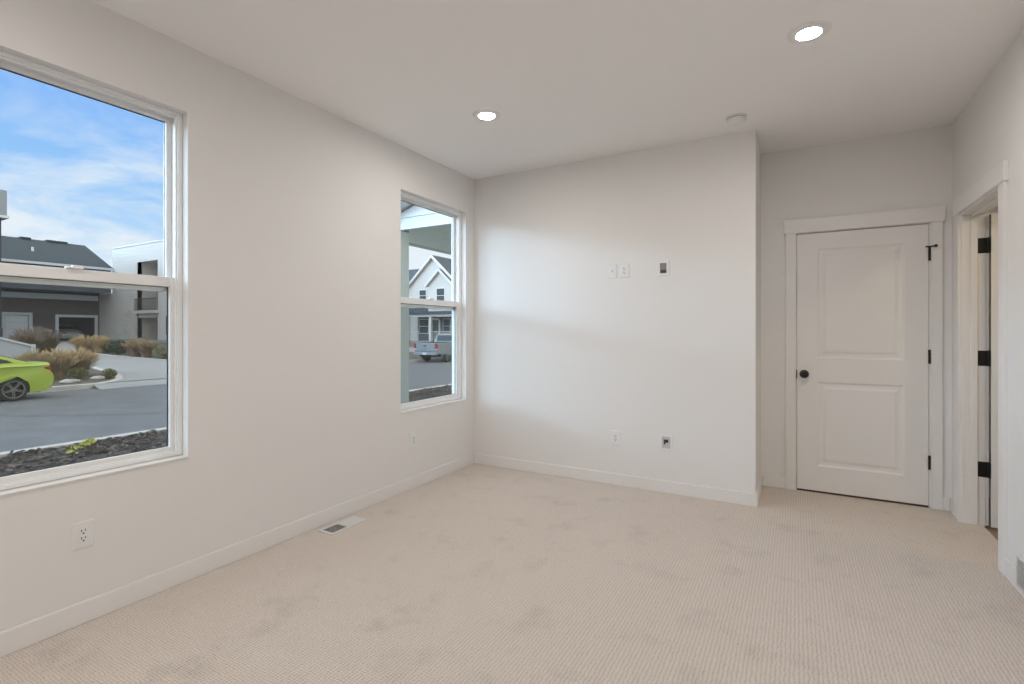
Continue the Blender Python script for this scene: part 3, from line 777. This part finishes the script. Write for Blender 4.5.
def leafy(x, y, rad, h, leaf, label, seed, n=900, z=None, cat='shrub', group='shrubs across the street', s=0.06):
    rng = random.Random(seed)
    t = thing('shrub', label, cat, (x, y, (terr(x) if z is None else z) - 0.02), 0, group)
    bm = bmesh.new()
    for _ in range(n):
        d = Vector((rng.gauss(0, 1), rng.gauss(0, 1), rng.gauss(0, 1))).normalized() * (rng.random() ** 0.33)
        p = Vector((d.x * rad, d.y * rad, h * 0.52 + d.z * h * 0.48)); p *= 1 + 0.12 * noise.noise(p * 4 + Vector((seed, 0, 0)))
        u = Vector((rng.gauss(0, 1), rng.gauss(0, 1), rng.gauss(0, 1))).normalized(); v = u.orthogonal().normalized(); q = s * rng.uniform(0.7, 1.4)
        bm.faces.new([bm.verts.new(p + c) for c in (u * q, v * q * 0.5, -u * q, -v * q * 0.5)])
    obj('leaves', bm, M[leaf], t)
    bm = bmesh.new()
    for k in range(6):
        a = k * PI / 3; tube(bm, [(0, 0, 0), (math.cos(a) * rad * 0.3, math.sin(a) * rad * 0.3, h * 0.4), (math.cos(a) * rad * 0.6, math.sin(a) * rad * 0.6, h * 0.75)], 0.012, 5)
    obj('stems', bm, M['g_olive'], t)
    return t


grass_clump(-36.4, 10.75, 0.75, 1.45, 'g_olive', 'g_mauve', 'tall olive grass with mauve plumes right behind the sloping grey wall', 1)
grass_clump(-37.6, 11.55, 0.80, 1.55, 'g_olive', 'g_mauve', 'tall olive grass with mauve plumes, middle of the three behind the sloping wall', 2)
grass_clump(-38.6, 12.35, 0.75, 1.35, 'g_olive', 'g_mauve', 'tall olive grass with mauve plumes nearest the lane, in front of the open garage', 3)
grass_clump(-37.2, 13.55, 0.62, 1.05, 'g_gold', 'g_gold', 'golden feathery grass below the open garage, nearer the lane', 4)
grass_clump(-36.8, 14.15, 0.62, 1.05, 'g_gold', 'g_gold', 'golden feathery grass below the open garage, beside the white building', 5)
leafy(-36.6, 14.75, 0.62, 0.75, 'g_green', 'dark green shrub between the golden grass and the rust grass', 6)
leafy(-35.2, 14.55, 0.60, 0.85, 'g_green', 'dark green shrub just left of the rust grass by the white building', 7)
grass_clump(-33.2, 14.55, 0.66, 1.05, 'g_rust', 'g_tan', 'rust coloured grass in front of the white building, left of the balcony', 8)
grass_clump(-32.4, 14.75, 0.62, 1.0, 'g_rust', 'g_tan', 'rust coloured grass in front of the white building, below the balcony', 9)
leafy(-31.0, 14.95, 0.55, 0.70, 'g_sage', 'olive shrub in front of the white building, right of the rust grass', 10)
grass_clump(-30.2, 15.20, 0.55, 0.72, 'g_olive', 'g_rust', 'low olive grass at the kerb, right-hand end of the row by the white building', 11)
grass_clump(-24.2, 7.35, 0.55, 1.15, 'g_tan', 'g_tan', 'tan grass on the kerb bed right behind the lime car', 12)
grass_clump(-24.6, 8.15, 0.60, 1.15, 'g_tan', 'g_gold', 'tan grass with golden plumes in the kerb bed, between two boulders', 13)
grass_clump(-25.2, 9.0, 0.60, 1.10, 'g_tan', 'g_gold', 'tan grass with golden plumes in the kerb bed, nearest the lane', 14, lean=0.9)
leafy(-24.0, 8.55, 0.33, 0.48, 'g_sage', 'small sage shrub between the two pale boulders', 15, 500, s=0.04)
leafy(-23.6, 9.42, 0.26, 0.42, 'g_sage', 'small sage shrub at the kerb corner beside the lane', 16, 450, s=0.04)
leafy(-26.0, 8.2, 0.55, 0.6, 'g_sage', 'sage shrub at the back of the kerb bed behind the tan grasses', 17, 700)


def boulder(x, y, s, label, seed):
    bm = bmesh.new(); bmesh.ops.create_icosphere(bm, subdivisions=3, radius=1)
    for v in bm.verts:
        v.co *= 1 + 0.22 * noise.noise(v.co * 1.4 + Vector((seed, 3, 1)))
        v.co = Vector((v.co.x * s[0], v.co.y * s[1], v.co.z * s[2]))
    o = tag(obj('boulder', bm, M['stone'], smooth=True), label, 'boulder', 'boulders in the kerb bed'); o.location = (x, y, terr(x) + s[2] * 0.5)


boulder(-23.1, 8.02, (0.20, 0.28, 0.10), 'flat pale boulder in the kerb bed, nearer the lime car', 1)
boulder(-23.5, 9.02, (0.18, 0.24, 0.10), 'flat pale boulder in the kerb bed, nearer the lane', 2)

rng = random.Random(77)                          # a yellow-green weed lying in the mulch under the window
t = thing('mulch_plant', 'small yellow-green plant lying low in the dark mulch', 'plant', (-10.35, 3.75, -0.70), 0.9)
bm = bmesh.new()
for _ in range(70):
    x = rng.uniform(-0.50, 0.50); y = rng.gauss(0, 0.05)
    p = Vector((y, x, 0.04 + rng.random() * 0.07)); u = Vector((rng.gauss(0, 1), rng.gauss(0, 1), rng.gauss(0, 0.6))).normalized(); v = u.orthogonal().normalized(); q = rng.uniform(0.02, 0.045)
    bm.faces.new([bm.verts.new(p + c) for c in (u * q, v * q * 0.5, -u * q, -v * q * 0.5)])
obj('leaves', bm, M['g_lime'], t)
bm = bmesh.new(); tube(bm, [(0, -0.45, 0.04), (0.02, -0.1, 0.07), (-0.01, 0.2, 0.06), (0, 0.46, 0.05)], 0.008, 6); obj('stem', bm, M['g_sage'], t)

# ------------------------------------------------------------------ vehicles (x forward, z up, wheels on z = 0)
def arc(cx_, r, a0, a1, zc, n=14):
    return [(cx_ + r * math.cos(a0 + (a1 - a0) * k / n), zc + r * math.sin(a0 + (a1 - a0) * k / n)) for k in range(n + 1)]


def body_bm(outline, hw, L_half, shoulder=0.10, zsh=0.75, zr=0.4, taper=0.12):
    bm = bmesh.new(); rings = []
    for yf, k in ((-1, 1), (-0.90, 0.35), (-0.72, 0), (0.72, 0), (0.90, 0.35), (1, 1)):
        ring = []
        for x, z in outline:
            tz = max(0.0, min(1.0, (z - zsh) / zr))
            yy = yf * hw * (1 - taper * (abs(x) / L_half) ** 4) * (1 - 0.03 * max(0, 0.55 - z) / 0.3)
            ring.append(bm.verts.new((x * (1 - 0.012 * k), yy, z - shoulder * k * tz)))
        rings.append(ring)
    n = len(outline)
    for a, b in zip(rings, rings[1:]):
        for i in range(n):
            j = (i + 1) % n; bm.faces.new((a[i], a[j], b[j], b[i]))
    caps = [bm.faces.new(rings[0][::-1]), bm.faces.new(rings[-1])]
    bmesh.ops.triangulate(bm, faces=caps)
    return bm


def green_bm(outline, zb, zt, yb, yt, inset=0.0):
    bm = bmesh.new(); S = []
    for s in (-1, 1):
        S.append([bm.verts.new((x, s * (yb + (yt - yb) * (z - zb) / (zt - zb)), z)) for x, z in outline])
    n = len(outline)
    for i in range(n):
        j = (i + 1) % n; bm.faces.new((S[0][i], S[0][j], S[1][j], S[1][i]))
    bm.faces.new(S[0][::-1]); bm.faces.new(S[1])
    return bm


def wheels(t, xs_, hw, r, w, spokes, rimr):
    RY = Matrix.Rotation(-PI / 2, 4, 'X')        # axis z -> +y
    for x in xs_:
        for s in (1, -1):
            Mx = Matrix.Translation((x, s * (hw - w / 2 - 0.015), r)) @ (RY if s > 0 else RX)
            bm = bmesh.new(); lathe(bm, [(rimr, -w / 2), (r * 0.93, -w / 2), (r, -w * 0.32), (r, w * 0.32), (r * 0.93, w / 2), (rimr, w / 2)], 40, Mx, close=True)
            tr = obj('wheel', bm, M['tyre'], t, smooth=True)
            bm = bmesh.new(); lathe(bm, [(rimr * 1.01, w / 2 - 0.002), (rimr * 0.93, w / 2 + 0.004), (rimr * 0.90, w / 2 - 0.02), (rimr * 0.9, 0.0), (0, 0.0)], 40, Mx)
            obj('rim_barrel', bm, M['under'], tr, smooth=True)
            bm = bmesh.new()
            lathe(bm, [(rimr * 1.02, w / 2 - 0.004), (rimr * 1.0, w / 2 + 0.006), (rimr * 0.90, w / 2 + 0.002), (rimr * 0.90, w / 2 - 0.02)], 40, Mx)
            lathe(bm, [(0.07, w / 2 - 0.03), (0.06, w / 2 - 0.005), (0, w / 2 - 0.003)], 20, Mx)
            for k in range(spokes):
                for da in (-0.10, 0.10):
                    a = 2 * PI * k / spokes + 0.3
                    p0 = Vector((0.05 * math.cos(a + da * 3), 0.05 * math.sin(a + da * 3), w / 2 - 0.012)); p1 = Vector((rimr * 0.95 * math.cos(a + da), rimr * 0.95 * math.sin(a + da), w / 2 - 0.010))
                    tube(bm, [Mx @ p0, Mx @ p1], 0.013, 6)
            obj('rim', bm, M['rim'], tr)


def coupe(loc, rotz, paint, label, group=None):
    t = thing('car', label, 'car', loc, rotz, group)
    hw = 0.90; R = 0.34; xr, xf = -1.33, 1.42
    up = [(-2.12, 0.26), (-2.27, 0.40), (-2.31, 0.60), (-2.29, 0.74), (-2.22, 0.86), (-2.15, 0.98), (-2.20, 1.105), (-2.12, 1.115), (-1.80, 1.10), (-1.2, 1.10), (0.0, 1.04), (0.9, 1.01), (1.35, 0.96), (1.85, 0.84), (2.15, 0.72), (2.28, 0.58), (2.29, 0.42), (2.20, 0.24)]
    low = [(xf + 0.40, 0.20)] + arc(xf, 0.395, -0.25, PI + 0.25, R) + [(xf - 0.42, 0.20), (xr + 0.42, 0.20)] + arc(xr, 0.395, -0.25, PI + 0.25, R) + [(xr - 0.40, 0.21)]
    b = obj('body', body_bm(up + low, hw, 2.31), paint, t, bevel=0.025, seg=3, smooth=True)
    cab = [(-1.95, 1.02), (-1.74, 1.115), (-1.48, 1.21), (-1.15, 1.325), (-0.80, 1.415), (-0.35, 1.455), (0.05, 1.445), (0.45, 1.375), (1.15, 1.02)]
    obj('roof', green_bm(cab, 1.02, 1.455, hw * 0.90, hw * 0.60), paint, t, bevel=0.03, seg=3, smooth=True)
    for s in (1, -1):
        bm = bmesh.new()
        P = [(-1.36, 1.13), (-1.22, 1.215), (-0.85, 1.335), (-0.35, 1.385), (0.05, 1.375), (0.40, 1.31), (0.80, 1.08), (0.0, 1.08)]
        f = [bm.verts.new((x, s * (hw * 0.90 + (hw * 0.60 - hw * 0.90) * (z - 1.02) / 0.435 + 0.006), z)) for x, z in P]
        g = [bm.verts.new((v.co.x, v.co.y - s * 0.02, v.co.z)) for v in f]
        bm.faces.new(f); bm.faces.new(g[::-1])
        for i in range(len(P)): bm.faces.new((f[i], f[(i + 1) % len(P)], g[(i + 1) % len(P)], g[i]))
        obj('side_window', bm, M['carglass'], t)
    for nm, P in (('rear_window', [(-1.72, 1.135), (-1.48, 1.225), (-1.15, 1.34), (-0.98, 1.385)]), ('windshield', [(0.48, 1.372), (1.04, 1.085)])):
        bm = bmesh.new(); prev = None
        for x, z in P:
            yy = hw * 0.90 + (hw * 0.60 - hw * 0.90) * (z - 1.02) / 0.435 - 0.07
            c = [bm.verts.new((x, -yy, z + 0.004)), bm.verts.new((x, yy, z + 0.004)), bm.verts.new((x, yy, z - 0.02)), bm.verts.new((x, -yy, z - 0.02))]
            if prev:
                for q in range(4): bm.faces.new((prev[q], prev[(q + 1) % 4], c[(q + 1) % 4], c[q]))
            else: bm.faces.new(c[::-1])
            prev = c
        bm.faces.new(prev); obj(nm, bm, M['carglass'], t)
    for s in (1, -1):
        y0, y1 = sorted((s * 0.42, s * 0.825))
        bm = bmesh.new(); prism(bm, [(-2.235, 0.86), (-2.18, 0.985), (-1.98, 0.965), (-2.05, 0.90)], 'y', y0, y1); obj('tail_light', bm, M['redlight'], t, bevel=0.012)
        bm = bmesh.new(); prism(bm, [(2.26, 0.60), (2.20, 0.72), (1.92, 0.80), (2.02, 0.66)], 'y', *sorted((s * 0.45, s * 0.79))); obj('head_light', bm, M['chrome'], t, bevel=0.012)
    obj('underbody', B((-2.0, 2.0, -0.62, 0.62, 0.20, 0.72)), M['under'], t)
    obj('bumper_insert', B((-2.30, -2.24, -0.55, 0.55, 0.30, 0.42)), M['under'], t, bevel=0.01)
    wheels(t, (xr, xf), hw, R, 0.225, 5, 0.255)
    return t


coupe((-21.0, 4.34, -0.80), -PI / 2, M['lime'], 'lime green coupe parked at the far kerb across the street')
coupe((-60.2, 20.35, terr(-57) + 0.03), 0.0, M['silver'], 'pale silver car parked inside the dark open garage')


def pickup(loc, rotz):
    t = thing('pickup_truck', 'silver blue pickup truck parked at the far kerb, tailgate towards us', 'pickup truck', loc, rotz)
    hw = 0.99; R = 0.40; xr, xf = -1.62, 1.92
    up = [(-2.72, 0.62), (-2.78, 0.70), (-2.79, 1.28), (-2.70, 1.30), (-0.7, 1.31), (1.0, 1.27), (1.6, 1.23), (2.4, 1.14), (2.72, 1.02), (2.80, 0.60), (2.70, 0.45)]
    low = [(xf + 0.50, 0.45)] + arc(xf, 0.49, -0.08, PI + 0.08, R) + [(xf - 0.52, 0.42), (xr + 0.52, 0.42)] + arc(xr, 0.49, -0.08, PI + 0.08, R) + [(xr - 0.50, 0.55)]
    obj('body', body_bm(up + low, hw, 2.8, 0.05, 1.0, 0.3, 0.05), M['truck'], t, bevel=0.025, seg=3, smooth=True)
    cab = [(-0.80, 1.25), (-0.66, 1.80), (-0.50, 1.88), (0.10, 1.905), (0.55, 1.86), (1.35, 1.25)]
    obj('cab', green_bm(cab, 1.25, 1.905, hw * 0.93, hw * 0.72), M['truck'], t, bevel=0.03, seg=3, smooth=True)
    obj('bed_cover', B((-2.66, -0.84, -0.80, 0.80, 1.295, 1.318)), M['under'], t, bevel=0.008)
    for s in (1, -1):
        for P in ([(-0.60, 1.36), (-0.52, 1.78), (0.02, 1.82), (0.02, 1.34)], [(0.09, 1.34), (0.09, 1.82), (0.50, 1.78), (1.05, 1.36)]):
            bm = bmesh.new(); f = [bm.verts.new((x, s * (hw * 0.93 + (hw * 0.72 - hw * 0.93) * (z - 1.25) / 0.655 + 0.006), z)) for x, z in P]
            g = [bm.verts.new((v.co.x, v.co.y - s * 0.02, v.co.z)) for v in f]
            bm.faces.new(f); bm.faces.new(g[::-1])
            for i in range(4): bm.faces.new((f[i], f[(i + 1) % 4], g[(i + 1) % 4], g[i]))
            obj('side_window', bm, M['carglass'], t)
        bm = bmesh.new(); box(bm, -2.805, -2.66, *sorted((s * 0.80, s * 0.945)), 0.92, 1.24); obj('tail_light', bm, M['redlight'], t, bevel=0.012)
        bm = bmesh.new(); box(bm, -2.807, -2.68, *sorted((s * 0.815, s * 0.935)), 0.84, 0.93); obj('reverse_light', bm, M['ext_white'], t, bevel=0.008)
    bm = bmesh.new(); prism(bm, [(-0.815, 1.40), (-0.725, 1.78), (-0.695, 1.78), (-0.785, 1.40)], 'y', -0.62, 0.62); obj('rear_window', bm, M['carglass'], t)
    bm = bmesh.new(); prism(bm, [(0.72, 1.78), (1.24, 1.36), (1.22, 1.33), (0.70, 1.75)], 'y', -0.62, 0.62); obj('windshield', bm, M['carglass'], t)
    tg = obj('tailgate', B((-2.815, -2.76, -0.775, 0.775, 0.76, 1.27)), M['truck'], t, bevel=0.02)
    obj('tailgate_handle', B((-2.825, -2.80, -0.10, 0.10, 1.06, 1.13)), M['under'], tg, bevel=0.005)
    obj('rear_bumper', B((-2.90, -2.70, -0.96, 0.96, 0.50, 0.68)), M['truck'], t, bevel=0.03)
    obj('number_plate', B((-2.908, -2.895, -0.16, 0.16, 0.52, 0.66)), M['ext_white'], t)
    obj('underbody', B((-2.5, 2.4, -0.70, 0.70, 0.36, 0.95)), M['under'], t)
    wheels(t, (xr, xf), hw, R, 0.26, 6, 0.25)
    return t


pickup((-21.25, 28.75, -0.80), PI / 2)

# ------------------------------------------------------------------ buildings across the street
GZ = terr(-57)
g = thing('garage_building', 'dark grey building with slate roof and two garage doors', 'building', (-57, 16, 0))


def part(name, bm, m, parent, off, bevel=0):
    bmesh.ops.translate(bm, verts=bm.verts, vec=-Vector(off)); return obj(name, bm, m, parent, bevel)


O = (-57, 16, 0)
# ground floor with the two garage openings cut out
d1, d2 = (15.55, 17.0, 2.62), (18.98, 21.62, 2.52)
bm = B((-57.3, -57, 5, d1[0], 0.2, 4.73), (-57.3, -57, d1[1], d2[0], 0.2, 4.73), (-57.3, -57, d2[1], 21.998, 0.2, 4.73), (-57.3, -57, d1[0], d1[1], d1[2], 4.73), (-57.3, -57, d2[0], d2[1], d2[2], 4.73),
       (-66, -57.3, 5, 5.3, 0.2, 4.73), (-66, -57.3, 21.6, 21.9, 0.2, 4.73), (-66, -65.7, 5.3, 21.6, 0.2, 4.73))
part('lower_wall', bm, M['s_grey'], g, O)
part('upper_wall', B((-66, -54.7, 5, 21.99, 4.74, 6.9)), M['s_slate'], g, O)
part('fascia_band', B((-57.0, -56.85, 5, 21.85, 4.08, 4.55)), M['fascia'], g, O)
for (a, b, zt) in (d1, d2):
    part('door_surround', B((-57.0, -56.9, a - 0.22, a, 0.2, zt + 0.22), (-57.0, -56.9, b, b + 0.22, 0.2, zt + 0.22), (-57.0, -56.9, a, b, zt, zt + 0.22)), M['fascia'], g, O)
gd = part('garage_door', B(*[(-57.15, -57.08 - 0.012 * (k % 2), d1[0], d1[1], 0.3 + k * 0.58, 0.3 + k * 0.58 + 0.57) for k in range(4)]), M['garage_door'], g, O)
part('garage_interior', B((-65, -57.3, d2[0] - 0.4, d2[1] + 0.25, 0.2, 0.22), (-65.0, -64.8, d2[0] - 0.4, d2[1] + 0.2, 0.2, 4.0), (-65, -57.3, d2[0] - 0.5, d2[0] - 0.3, 0.2, 4.0), (-65, -57.3, d2[0] - 0.4, d2[1] + 0.2, 3.0, 3.2)), M['garage_in'], g, O)
bm = bmesh.new(); prism(bm, [(-54.2, 6.80), (-54.2, 6.95), (-60.0, 9.55), (-66.5, 6.95), (-66.5, 6.80), (-60.0, 9.35)], 'y', 4.6, 21.99)
part('roof', bm, M['shingle'], g, O)
bm = bmesh.new(); prism(bm, [(-54.75, 6.8), (-60.0, 9.35), (-65.9, 6.8)], 'y', 21.4, 21.6); part('gable_wall', bm, M['s_slate'], g, O)
part('gutter', B((-54.2, -54.08, 4.6, 21.99, 6.76, 6.96)), M['fascia'], g, O)
for y, x in ((17.2, -56.8), ):
    bm = bmesh.new(); lathe(bm, [(0, 0), (0.09, 0), (0.09, 0.45), (0, 0.45)], 12, Matrix.Translation((x, y, 8.0))); part('roof_vent', bm, M['ext_white'], g, O)
for y in (15.6, 17.6, 19.4, 20.2):
    part('ridge_vent', B((-60.35, -59.65, y - 0.35, y + 0.35, 9.40, 9.63)), M['shingle'], g, O)

# white flat-roofed apartment block
w_ = thing('apartment_building', 'white flat-roofed building with a recessed balcony', 'building', (-47, 22, 0))
O = (-47, 22, 0)
bx0, bx1, x0, x1 = -49.81, -46.65, -54.45, -38.0
bm = B((x0, bx0, 22, 22.3, 0.1, 8.75), (bx1, x1, 22, 22.3, 0.1, 8.75), (bx0, bx1, 22, 22.3, 7.25, 8.75),
       (x0, x0 + 0.3, 22.3, 31, 0.1, 8.75), (x1 - 0.3, x1, 22.3, 31, 0.1, 8.75), (x0, x1, 31, 31.3, 0.1, 8.75))
part('wall', bm, M['s_white'], w_, O)
part('roof', B((x0 - 0.05, x1 + 0.05, 21.95, 31.35, 8.75, 8.86)), M['ext_white'], w_, O)
part('recess_wall', B((bx0 - 0.1, bx0, 22.0, 24.0, 0.1, 7.25), (bx1, bx1 + 0.1, 22.0, 24.0, 0.1, 7.25), (bx0, bx1, 24.0, 24.2, 0.1, 7.25), (bx0, bx1, 22.3, 24.0, 7.25, 7.35)), M['stucco'], w_, O)
part('balcony_slab', B((bx0 - 0.35, bx1 + 0.25, 21.75, 24.0, 2.78, 3.03)), M['ext_white'], w_, O)
part('lintel', B((bx0, bx1, 22.02, 22.25, 2.42, 2.78)), M['s_white'], w_, O)
bm = bmesh.new()
tube(bm, [(bx0 - 0.25, 21.85, 4.05), (bx1 + 0.15, 21.85, 4.05)], 0.03, 6); tube(bm, [(bx0 - 0.25, 21.85, 3.12), (bx1 + 0.15, 21.85, 3.12)], 0.02, 6)
for k in range(26):
    x = bx0 - 0.25 + k * (bx1 - bx0 + 0.40) / 25; tube(bm, [(x, 21.85, 3.03), (x, 21.85, 4.05)], 0.014, 5)
part('balcony_railing', bm, M['rail'], w_, O)
for a, b, za, zb in ((-53.6, -53.3, 1.0, 1.35), (-52.0, -51.65, 1.3, 1.95), (-51.4, -50.9, 0.6, 1.2)):
    part('meter_box', B((a, b, 21.82, 22.0, za, zb)), M['stucco'], w_, O)
bm = B((-51.4, -51.1, 21.7, 22.0, 2.9, 3.1)); tube(bm, [(-51.25, 21.85, 3.0), (-51.25, 21.6, 2.75)], 0.06, 6); part('wall_lamp', bm, M['stucco'], w_, O)
fr = part('window_frame', B((-45.2, -43.7, 21.95, 22.0, 0.9, 2.6)), M['ext_white'], w_, O); part('window_pane', B((-45.1, -43.8, 21.93, 21.96, 1.0, 2.5)), M['winglass'], w_, O)
part('lower_wing', B((-56.998, x0, 22, 29, 0.1, 4.73)), M['s_white'], w_, O)
part('foundation', B((bx0 - 7.17, x1 + 0.02, 21.97, 31.3, -0.4, 0.55)), M['concrete'], w_, O)

# dark bay with a pale clad top, edge of the picture
b_ = thing('tower_building', 'dark building corner with a pale grey clad top floor', 'building', (-45, 12, 0))
O = (-45, 12, 0)
part('wall', B((-53, -45, 3, 12.08, -0.3, 8.7)), M['s_dark'], b_, O)
part('upper_cladding', B((-53.3, -44.7, 2.7, 12.27, 8.75, 10.40)), M['s_tower'], b_, O)
part('parapet', B((-53.2, -44.85, 2.8, 11.9, 10.40, 10.85)), M['s_tower'], b_, O)
part('soffit_trim', B((-53.4, -44.6, 2.6, 12.36, 8.60, 8.76)), M['fascia'], b_, O)
part('entrance_canopy', B((-45.0, -43.4, 9.0, 11.72, 0.80, 1.45)), M['s_dark'], b_, O)

# low wall with a sloping top
bm = bmesh.new(); prism(bm, [(8.3, -0.5), (10.15, -0.5), (10.15, 0.46), (8.55, 1.02), (8.3, 1.06)], 'x', -33.85, -33.55)
t = thing('garden_wall', 'low pale grey wall with a sloping top behind the lime car', 'wall', (-33.7, 9.2, 0))
part('panel', bm, M['fencewall'], t, (-33.7, 9.2, 0))
bm = bmesh.new(); prism(bm, [(8.2, 1.06), (8.55, 1.02), (10.2, 0.46), (10.2, 0.56), (8.57, 1.12), (8.2, 1.16)], 'x', -33.92, -33.48); part('coping', bm, M['fascia'], t, (-33.7, 9.2, 0))
part('end_post', B((-33.9, -33.5, 10.08, 10.26, -0.5, 0.60)), M['fascia'], t, (-33.7, 9.2, 0))

# white gabled house beyond the truck
h_ = thing('gabled_house', 'white house with two steep gables and dark roofs beyond the pickup', 'house', (-30, 38, 0))
O = (-30, 38, 0)
GXC, AP = -30.15, 8.34


def gable(xc, ap, half, zev, y0, y1, zb, name, m):
    bm = bmesh.new(); prism(bm, [(xc - half, zb), (xc + half, zb), (xc + half, zev), (xc, ap), (xc - half, zev)], 'y', y0, y1); return part(name, bm, m, h_, O)


def gable_roof(xc, ap, half, slope, y0, y1, th=0.16, over=0.35):
    bm = bmesh.new(); hh = half + over
    prism(bm, [(xc - hh, ap - slope * hh), (xc, ap), (xc + hh, ap - slope * hh), (xc + hh, ap - slope * hh + th), (xc, ap + th), (xc - hh, ap - slope * hh + th)], 'y', y0, y1)
    return bm


sl = 0.92
gable(GXC, AP - 0.05, 3.3, AP - 0.05 - sl * 3.3, 38, 50, 2.9, 'gable_wall', M['s_house'])
part('roof', gable_roof(GXC, AP, 3.3, sl, 37.9, 50.2), M['shingle2'], h_, O)
part('rake_board', gable_roof(GXC, AP - 0.10, 3.3, sl, 37.62, 37.9, 0.20), M['ext_white'], h_, O)
gable(-28.94, 6.9, 1.40, 6.9 - sl * 1.40, 37.5, 38.0, 3.1, 'gable_wall', M['s_house'])
part('roof', gable_roof(-28.94, 6.95, 1.40, sl, 37.4, 38.6, 0.14, 0.2), M['shingle2'], h_, O)
part('rake_board', gable_roof(-28.94, 6.85, 1.40, sl, 37.15, 37.4, 0.18, 0.2), M['ext_white'], h_, O)
# wing to the left with its own ridge across
part('wing_wall', B((-42, GXC - 1, 41, 49.5, -0.4, 5.4)), M['s_house'], h_, O)
bm = bmesh.new(); prism(bm, [(40.4, 5.25), (44.5, 8.15), (50, 5.25), (50, 5.40), (44.5, 8.32), (40.4, 5.42)], 'x', -42.3, -30.4); part('wing_roof', bm, M['shingle2'], h_, O)
for a, b, za, zb, y in ((-31.78, -31.02, 4.16, 5.2, 38), (-29.30, -28.45, 3.95, 5.22, 37.5)):
    f = part('window', B((a - 0.10, b + 0.10, y - 0.05, y, za - 0.10, zb + 0.10)), M['ext_white'], h_, O)
    zm = (za + zb) / 2
    bm = B((a, b, y - 0.07, y - 0.045, za, zm - 0.03), (a, b, y - 0.07, y - 0.045, zm + 0.03, zb)); bmesh.ops.translate(bm, verts=bm.verts, vec=-Vector(O)); obj('pane', bm, M['winglass'], f)
# ground floor: recessed porch with posts, header, rail, door and windows
part('lower_wall', B((-33.4, -26.9, 39.6, 50, -0.4, 2.9)), M['s_slate'], h_, O)
bm = bmesh.new(); prism(bm, [(37.25, 2.86), (38.0, 3.42), (38.0, 3.52), (37.25, 2.96)], 'x', -33.6, -26.7); part('porch_roof', bm, M['shingle2'], h_, O)
part('porch_header', B((-33.5, -26.8, 37.5, 37.8, 2.62, 2.86), (-33.5, -26.8, 37.8, 39.6, 2.85, 2.95)), M['ext_white'], h_, O)
for x in (-32.9, -30.2, -27.55): part('porch_post', B((x - 0.12, x + 0.12, 37.55, 37.79, 0.2, 2.62)), M['ext_white'], h_, O)
dr = part('front_door', B((-31.45, -30.65, 39.5, 39.6, 0.3, 2.35)), M['winglass'], h_, O)
part('door_arch', B((-31.62, -31.45, 39.45, 39.6, 0.3, 2.5), (-30.65, -30.48, 39.45, 39.6, 0.3, 2.5), (-31.62, -30.48, 39.45, 39.6, 2.35, 2.58)), M['ext_white'], h_, O)
for a, b in ((-33.1, -32.0), (-30.1, -29.35), (-29.2, -28.5), (-28.2, -27.4)):
    f = part('window', B((a - 0.08, b + 0.08, 39.52, 39.6, 1.0, 2.5)), M['ext_white'], h_, O)
    bm = B((a, b, 39.49, 39.53, 1.08, 1.72), (a, b, 39.49, 39.53, 1.78, 2.42)); bmesh.ops.translate(bm, verts=bm.verts, vec=-Vector(O)); obj('pane', bm, M['winglass'], f)
for a, b in ((-32.8, -31.7), (-30.1, -27.6)):
    bm = bmesh.new(); tube(bm, [(a, 37.67, 1.22), (b, 37.67, 1.22)], 0.035, 6); tube(bm, [(a, 37.67, 0.42), (b, 37.67, 0.42)], 0.03, 6)
    n = int((b - a) / 0.16)
    for k in range(n + 1):
        x = a + k * (b - a) / n; tube(bm, [(x, 37.67, 0.42), (x, 37.67, 1.22)], 0.02, 5)
    part('porch_railing', bm, M['ext_white'], h_, O)
part('porch_deck', B((-33.5, -26.8, 37.5, 39.6, -0.5, 0.30)), M['concrete'], h_, O)
leafy(-32.4, 36.3, 0.7, 1.0, 'g_sage', 'olive shrub in front of the gabled house porch', 21, 700, -0.35, 'shrub', 'shrubs by the gabled house')
leafy(-28.6, 36.5, 0.8, 0.8, 'g_green', 'dark green shrub in front of the gabled house railing', 22, 700, -0.35, 'shrub', 'shrubs by the gabled house')
bm = bmesh.new(); bm.faces.new([bm.verts.new(p) for p in ((-22.32, 31.5, -0.64), (-22.32, 37.5, -0.64), (-34, 37.5, -0.145), (-34, 31.5, -0.145))])
struct('path_house', bm, M['concrete'])

# ------------------------------------------------------------------ the porch of this house, just beyond the far window
p_ = thing('porch', 'sage beam and column porch with a white gable outside the far window', 'porch', (-4.85, 5.35, 0))
O = (-4.85, 5.35, 0)
part('column', B((-4.955, -4.755, 5.25, 5.45, -0.2, 2.66)), M['porch'], p_, O, 0.004)
part('column_base', B((-4.985, -4.725, 5.22, 5.48, -0.2, 0.02)), M['porch'], p_, O, 0.004)
part('beam', B((-4.955, -4.755, 5.45, 9.2, 2.53, 2.80)), M['porch'], p_, O)
part('ceiling_panel', B((-4.955, -2.93, 5.25, 9.2, 2.80, 2.84)), M['porch'], p_, O)
bm = bmesh.new(); prism(bm, [(-4.96, 2.649), (-2.93, 2.649), (-2.93, 3.44), (-4.96, 2.79)], 'y', 5.20, 5.25); part('gable_panel', bm, M['porch_w'], p_, O)
part('siding_joint', B((-4.96, -2.93, 5.185, 5.20, 2.806, 2.818)), M['porch'], p_, O)
bm = bmesh.new(); prism(bm, [(-5.35, 2.70), (-2.93, 3.475), (-2.93, 3.60), (-5.35, 2.825)], 'y', 4.95, 9.4); part('roof', bm, M['porch_w'], p_, O)
part('deck', B((-5.2, -2.93, 5.1, 9.4, -0.45, -0.2)), M['concrete'], p_, O)
